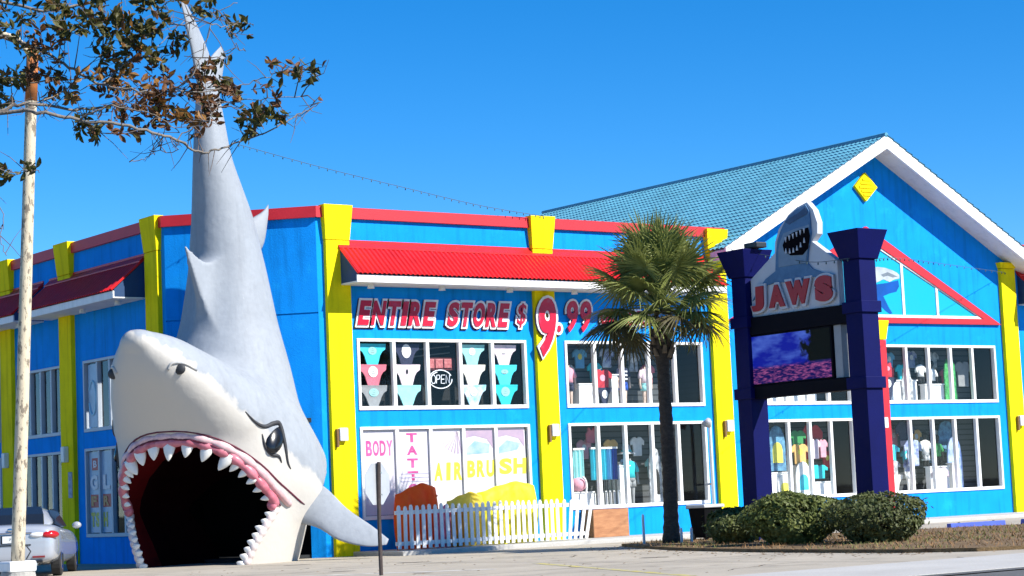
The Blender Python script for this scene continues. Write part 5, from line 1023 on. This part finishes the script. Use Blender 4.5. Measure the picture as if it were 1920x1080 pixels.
    for k, c in enumerate('79'): q = MB(); letter(q, c, (-.02+.05*k, .02+.05*k, .755, .80), lambda a, b, d: (a, -2.43-d, b), .0, .003, 0, .02); q.build('digit', 'metal_dark', pl, local=True)
    q = MB(); q.tube([(-.42, -2.40, .895), (0, -2.425, .905), (.42, -2.40, .895)], .014, 6); q.build('boot_trim', chrome, t, local=True)
    q = MB(); q.ball((0, -2.41, .965), (.06, .012, .035), 12, 8); q.build('badge', chrome, t, smooth=True, local=True)
    q = MB(); q.tube([(-.40, -2.405, .66), (.40, -2.405, .66)], .012, 6); q.build('boot_gap', blk, t, local=True)
    q = MB(); q.box(-.62, .62, -2.41, -2.30, .30, .345); bevel(q.build('diffuser', blk, t, local=True), .01)
    for s_ in (-1, 1): q = MB(); q.box(s_*.55-.12, s_*.55+.12, -2.412, -2.37, .40, .435); q.build('reflector', mat('reflect', (.20, .02, .02), rough=.3, noise=.1), t, local=True)
    for s_ in (-1, 1): q = MB(); q.tube([(s_*.5, -2.43, .27), (s_*.5, -2.2, .27)], .035, 10); q.build('tail_pipe', chrome, t, local=True)
make_car()

# ================================================================== lamp post with peeling paint
lb = at(33, 1040, 36.0); lt_ = at(61, 96, 36.0); LPn = thing('lamp_post', 'leaning steel lamp post with peeling cream paint on a concrete footing', 'lamp post', (lb.x, lb.y, GZ))
peel = mat('peel', (.56, .48, .34), rough=.7, noise=.10, nscale=5, bump=.3, bscale=25, wear=((.20, .165, .12), 9, .53, .57), stretch=(1.3, 1.3, .55)); rust = mat('rust', (.38, .13, .035), rough=.8, noise=.3, nscale=8)
base = Vector((lb.x, lb.y, .35)); ax_ = (Vector(lt_)-base)
q = MB(); n_ = 24; q.tube([base+ax_*(k/n_) for k in range(n_+1)], [.115-.02*k/n_ for k in range(n_+1)], 16); q.build('shaft', peel, LPn, smooth=True)
q = MB(); q.tube([base+ax_*.90, base+ax_*1.01], [.105, .10], 16); q.build('rusty_collar', rust, LPn, smooth=True)
q = MB(); top = base+ax_; q.tube([top-ax_.normalized()*.15, top+Vector((-.3, -.1, .18)), top+Vector((-.9, -.25, .25))], [.045, .04, .035], 8); ar = q.build('arm', peel, LPn, smooth=True)
q = MB(); q.ball(top+Vector((-1.2, -.32, .24)), (.38, .17, .09), 16, 8); q.build('lamp_head', mat('lamp_head', (.25, .26, .26), rough=.5, noise=.1), LPn, smooth=True)
q = MB(); q.tube([(lb.x, lb.y, GZ-.1), (lb.x, lb.y, .12), (lb.x, lb.y, .20)], [.30, .30, .28], 24); q.build('footing', mat('footing', (.33, .32, .29), rough=.95, noise=.25, nscale=4, bump=.6, bscale=20, fine=.15), LPn)
q = MB(); q.box(lb.x-.24, lb.x+.24, lb.y-.24, lb.y+.24, .20, .38); bevel(q.build('base_cover', 'white', LPn), .03)
q = MB(); q.tube([base+Vector((.13, -.05, .05)), base+Vector((.20, -.08, .18)), base+Vector((.12, -.05, .30))], .012, 6); q.build('cable_loop', 'metal_dark', LPn)

# ================================================================== road sign seen from behind
sb = Vector((-6.24, -11.92, GZ)); SS = thing('stop_sign', 'octagonal traffic sign seen from its bare grey back on a brown post', 'traffic sign', sb)
bn = math.radians(158.7); bd_ = Vector((math.sin(bn), math.cos(bn), 0)); sd_ = Vector((bd_.y, -bd_.x, 0)); c_ = sb+Vector((.02, -.02, 1.50)); fr_ = c_-bd_*.05
Oc = [(.37*math.cos(math.pi/8+k*math.pi/4), .37*math.sin(math.pi/8+k*math.pi/4)) for k in range(8)]
q = MB(); q.rings([[fr_+sd_*u+Vector((0, 0, v)) for u, v in Oc], [fr_+bd_*.006+sd_*u+Vector((0, 0, v)) for u, v in Oc]]); q.build('plate', mat('alu', (.46, .48, .50), rough=.45, metal=.35, noise=.08, nscale=5), SS)
q = MB(); q.rings([[fr_-bd_*.004+sd_*u*.99+Vector((0, 0, v*.99)) for u, v in Oc], [fr_-bd_*.001+sd_*u*.99+Vector((0, 0, v*.99)) for u, v in Oc]]); q.build('red_face', mat('stop_red', (.45, .01, .015), rough=.4, noise=.05), SS)
q = MB(); pc = c_-bd_*.005; lean = Vector((.06, -.02, 0)); q.tube([Vector((sb.x, sb.y, GZ-.1)), Vector((sb.x, sb.y, .8)), c_+bd_*.0+Vector((0, 0, .36))], .034, 8); q.build('post', mat('post_brown', (.055, .040, .034), rough=.6, noise=.35, nscale=14, fine=.2), SS)
for z in (-.18, .18): q = MB(); q.tube([c_+Vector((0, 0, z))+bd_*.05, c_+Vector((0, 0, z))-bd_*.05], .014, 6); q.build('bolt', 'chrome', SS)

# ================================================================== cables strung across the front
def cable(pts, r, lab, bulbs=0):
    t = thing('string_cable', lab, 'cable', pts[0]); P_ = smooth_curve(pts, 10); q = MB(); q.tube(P_, r*.6, 5); q.build('wire', mat('cable', (.05, .08, .09), rough=.6, noise=.3, nscale=3), t)
    for k in range(bulbs):
        p_ = P_[int((k+.5)*len(P_)/bulbs)]; q = MB(); q.ball(p_-Vector((0, 0, .035)), (.016, .016, .028), 6, 5); q.build('bulb', mat('bulb', (.07, .12, .13), rough=.3, noise=.1), t, smooth=True)
cable([(-2.14, -.1, 9.30), (-.08, -.15, 8.91), (2.26, -.2, 8.53), (4.43, -.2, 8.21), (6.36, -.2, 8.03)], .011, 'string of small bulbs from the shark tail down to the parapet', 44)
cable([(5.35, -8.45, 6.10), (5.30, -9.6, 5.84), (5.0, -10.98, 5.56), (4.98, -12.0, 5.52)], .010, 'short string of small bulbs draped across the shark board', 14)
cable([(5.52, -11.8, 5.5), (11.0, -7.6, 6.25), (17.0, -3.7, 6.75), (23.6, -.15, 7.12)], .010, 'string of small bulbs from the sign post to the gable end pilaster', 40)
cable([(12.3, -.1, 7.62), (9.6, -3.8, 6.75), (6.8, -7.2, 6.3), (5.35, -8.45, 6.10)], .012, 'dark cable from the parapet end to the sign post', 0)

# ================================================================== foreground tree reaching in from the side
TD = 13.0
def tp(px, py, dz=0.): return at(px, py, TD+dz)
tb = tp(-330, 700); TR = thing('shade_tree', 'foreground tree with pale branches and rusty brown and olive leaves', 'tree', (tb.x, tb.y, GZ))
barkm = mat('tree_bark', (.30, .26, .22), rough=.85, noise=.35, nscale=6, rgb2=(.20, .17, .14), bump=.5, bscale=30, stretch=(1, 1, .5))
trunk_top = tp(-260, 330, .2)
q = MB(); q.tube(smooth_curve([(tb.x, tb.y, GZ-.1), (tb.x+.03, tb.y, .6), (tb.x-.02, tb.y+.05, 1.6), trunk_top], 6), [.17-.004*i for i in range(19)], 14); q.build('trunk', barkm, TR, smooth=True)
BR = [  # photograph-surveyed limbs: (px, py, depth offset), start radius
 ([(-260, 330, .2), (-120, 250, .1), (0, 208, 0), (60, 194, 0), (140, 206, .1), (215, 196, .2), (260, 178, .2), (330, 165, .3)], .030),
 ([(-120, 250, .1), (0, 212, -.1), (70, 210, -.2), (150, 225, -.2), (260, 240, -.2), (330, 262, -.1), (372, 284, 0), (402, 284, 0), (450, 266, .1), (520, 237, .1), (565, 212, .2), (602, 192, .2)], .026),
 ([(-260, 330, .2), (-200, 120, .4), (-60, 60, .4), (20, 75, .3), (75, 95, .2), (130, 125, .1), (190, 158, 0), (250, 168, -.1), (312, 172, -.1), (352, 150, -.2), (378, 105, -.2), (395, 45, -.2)], .028),
 ([(-200, 120, .4), (-60, 0, .6), (80, 20, .5), (170, 5, .5), (250, -5, .4), (300, 30, .3), (335, 46, .2), (390, 28, .2), (445, 5, .2)], .024),
 ([(190, 158, 0), (250, 110, .2), (300, 80, .3), (345, 40, .4)], .012),
 ([(-60, 60, .4), (10, 150, .5), (100, 150, .5), (200, 140, .4), (260, 130, .3)], .016),
 ([(150, 225, -.2), (200, 200, -.3), (250, 205, -.3), (300, 220, -.3), (335, 250, -.2)], .012),
 ([(312, 172, -.1), (380, 170, 0), (455, 158, .1), (505, 142, .1), (555, 128, .2), (600, 140, .2)], .009),
 ([(380, 200, 0), (430, 192, .1), (490, 186, .1), (560, 180, .1)], .007),
 ([(330, 262, -.1), (372, 232, -.1), (400, 210, -.1), (415, 185, 0)], .009),
 ([(60, 194, 0), (120, 170, .2), (160, 130, .2), (200, 95, .3)], .011),
 ([(140, 206, .1), (170, 235, .1), (195, 250, 0)], .008),
 ([(-120, 250, .1), (-60, 300, .1), (0, 322, 0), (45, 320, 0), (70, 322, 0)], .009),
 ([(300, 262, -.1), (290, 285, 0), (265, 300, 0), (242, 302, 0)], .004), ([(335, 268, -.1), (325, 285, 0), (280, 282, 0)], .004),
 ([(395, 45, -.2), (420, 50, -.1), (445, 45, 0)], .007), ([(-30, 350, 0), (5, 400, 0), (2, 440, 0), (8, 480, 0)], .004), ([(402, 110, 0), (430, 98, 0), (460, 92, 0)], .003)]
LIMB = []
for pts, r in BR:
    r *= .52
    P_ = smooth_curve([tp(*a) for a in pts], 6); n = len(P_); P_ = [p_+Vector((random.gauss(0, .006), random.gauss(0, .006), random.gauss(0, .006))) for p_ in P_]
    q = MB(); q.tube(P_, [max(.0028, r*(1-.85*i/n)) for i in range(n)], 7); q.build('branch', barkm, TR, smooth=True); LIMB.append(P_)
# twigs
darkbark = mat('twig_bark', (.13, .10, .085), rough=.9, noise=.3, nscale=10)
q = MB(); TW = []
for P_ in LIMB:
    for k in range(int(len(P_)*(.9 if len(P_) > 30 else .35))):
        b = random.choice(P_); d = Vector((random.gauss(0, 1), random.gauss(0, 1), random.gauss(0, .8))).normalized(); L = random.uniform(.06, .26)
        pts = [b, b+d*L*.5+Vector((0, 0, random.uniform(-.03, .03))), b+d*L+Vector((0, 0, random.uniform(-.05, .05)))]; q.tube(pts, [.003, .0022, .0012], 4); TW.append(pts)
q.build('twigs', darkbark, TR, kind='stuff')
# leaves in clusters: (px, py, spread px, count, kind) kind 0 dark olive, 1 rusty brown, 2 amber
leafmat('leaf_olive', (.045, .045, .012), (.12, .11, .026), .25); leafmat('leaf_rust', (.13, .055, .022), (.22, .10, .040), .3); leafmat('leaf_amber', (.26, .12, .025), (.33, .17, .05), .3)
CL = [(40, 20, 60, 130, 0), (120, 25, 65, 150, 0), (200, 40, 60, 150, 0), (262, 45, 45, 120, 0), (300, 15, 40, 80, 0), (30, 80, 50, 80, 0), (90, 85, 45, 70, 1), (220, 95, 50, 110, 0), (270, 90, 40, 80, 0), (285, 60, 30, 60, 0), (150, 60, 45, 80, 0), (390, 12, 30, 40, 0), (345, 4, 20, 14, 0), (420, 50, 28, 50, 0), (352, 66, 14, 16, 0),
      (120, 150, 45, 80, 1), (60, 140, 45, 60, 1), (150, 170, 30, 50, 2), (20, 150, 40, 60, 0), (10, 190, 25, 30, 0), (210, 160, 35, 60, 1), (250, 165, 35, 70, 2), (280, 185, 35, 80, 1), (300, 210, 35, 70, 2), (230, 205, 35, 60, 1), (260, 120, 30, 40, 1), (285, 225, 30, 44, 1),
      (160, 240, 20, 40, 0), (175, 248, 18, 30, 0), (150, 228, 15, 24, 0), (375, 135, 24, 40, 1), (390, 165, 30, 60, 1), (360, 190, 28, 55, 1), (400, 205, 28, 55, 1), (355, 222, 25, 50, 2), (425, 150, 22, 36, 0), (440, 170, 18, 30, 1), (385, 225, 25, 40, 1), (410, 120, 18, 20, 0), (345, 105, 25, 30, 0), (320, 140, 25, 36, 1),
      (460, 215, 20, 42, 0), (490, 225, 22, 48, 1), (515, 215, 18, 40, 0), (475, 240, 14, 20, 0), (445, 230, 14, 20, 0), (505, 130, 12, 18, 1), (540, 128, 15, 24, 1), (565, 140, 12, 16, 0), (590, 140, 14, 26, 0), (585, 155, 10, 12, 0), (500, 165, 10, 10, 1), (515, 178, 9, 12, 1), (590, 190, 4, 3, 1),
      (10, 315, 12, 18, 0), (25, 325, 14, 20, 0), (45, 320, 10, 12, 0), (60, 322, 7, 6, 0), (240, 250, 9, 8, 1), (310, 240, 16, 14, 1)]
def leaf_geo(c, d, nrm, L, W):
    s_ = d.cross(nrm).normalized(); f = nrm*L*.09
    return [c, c+d*L*.22+s_*W*.36+f*.6, c+d*L*.55+s_*W*.5+f, c+d*L*.82+s_*W*.30+f*.2, c+d*L-nrm*L*.12, c+d*L*.82-s_*W*.30+f*.2, c+d*L*.55-s_*W*.5+f, c+d*L*.22-s_*W*.36+f*.6, c+d*L*.5]
LF = [(0, 1, 8), (1, 2, 8), (2, 3, 8), (3, 4, 8), (4, 5, 8), (5, 6, 8), (6, 7, 8), (7, 0, 8)]
unit = {}
for k, nm in enumerate(('leaf_olive', 'leaf_rust', 'leaf_amber')):
    q = MB(); q.add(leaf_geo(Vector((0, 0, 0)), Vector((1, 0, 0)), Vector((0, 0, 1)), 1, .46), LF); unit[k] = q.mesh('leaf', nm)
bulk = {0: MB(), 1: MB(), 2: MB()}; single = 0
ALLP = [p_ for P_ in LIMB for p_ in P_]
for (px, py, sp, n, kind) in CL:
    c0 = tp(px, py, random.uniform(-.15, .25)); sp_m = sp*TD/FPX
    n = int(n*.88); ntw = max(1, n//10); tw = []
    for j in range(ntw):
        b = c0+Vector((random.gauss(0, sp_m*.55), random.gauss(0, sp_m*.55), random.gauss(0, sp_m*.42))); d = Vector((random.gauss(0, 1), random.gauss(0, 1), random.gauss(0, .6))).normalized(); tw.append((b, d))
    for j in range(n):
        b, d = tw[j % ntw]; t_ = random.uniform(-.5, .5)*.16; side = 1 if j % 2 else -1
        o_ = d.orthogonal().normalized(); o_.rotate(Matrix.Rotation(random.uniform(0, 6.28), 3, d)); ld = (d*.7+o_*.9+Vector((0, 0, random.uniform(-.3, .5)))).normalized()
        nrm = ld.cross(Vector((random.gauss(0, 1), random.gauss(0, 1), random.gauss(0, 1)))).normalized(); L = random.uniform(.045, .078); W = L*random.uniform(.40, .52); k = kind if random.random() < .78 else random.choice((0, 0, 1, 2))
        c = b+d*t_
        if single < 300 and j % 14 == 0:
            o = link('leaf', unit[k], TR); s2 = ld.cross(nrm).normalized(); o.matrix_parent_inverse = WM[TR].inverted(); o.rotation_mode = 'QUATERNION'; o.location = c; o.rotation_quaternion = Matrix((ld, nrm.cross(ld), nrm)).transposed().to_quaternion(); o.scale = (L*1.1,)*3; single += 1
        else: bulk[k].add(leaf_geo(c, ld, nrm, L, W), LF)
    q = MB()
    for (b, d) in tw: q.tube([b-d*.09, b, b+d*.09], [.0026, .002, .001], 4)
    # a connecting twig back to the closest limb
    near = min(ALLP, key=lambda p_: (p_-c0).length_squared); mid = near.lerp(c0, .5)+Vector((0, 0, random.uniform(-.02, .03))); q.tube([near, mid, c0], [.0045, .0035, .002], 5)
    q.build('twig', darkbark, TR, kind='stuff')
for k, nm in enumerate(('leaf_olive', 'leaf_rust', 'leaf_amber')): bulk[k].build('foliage', nm, TR, kind='stuff')
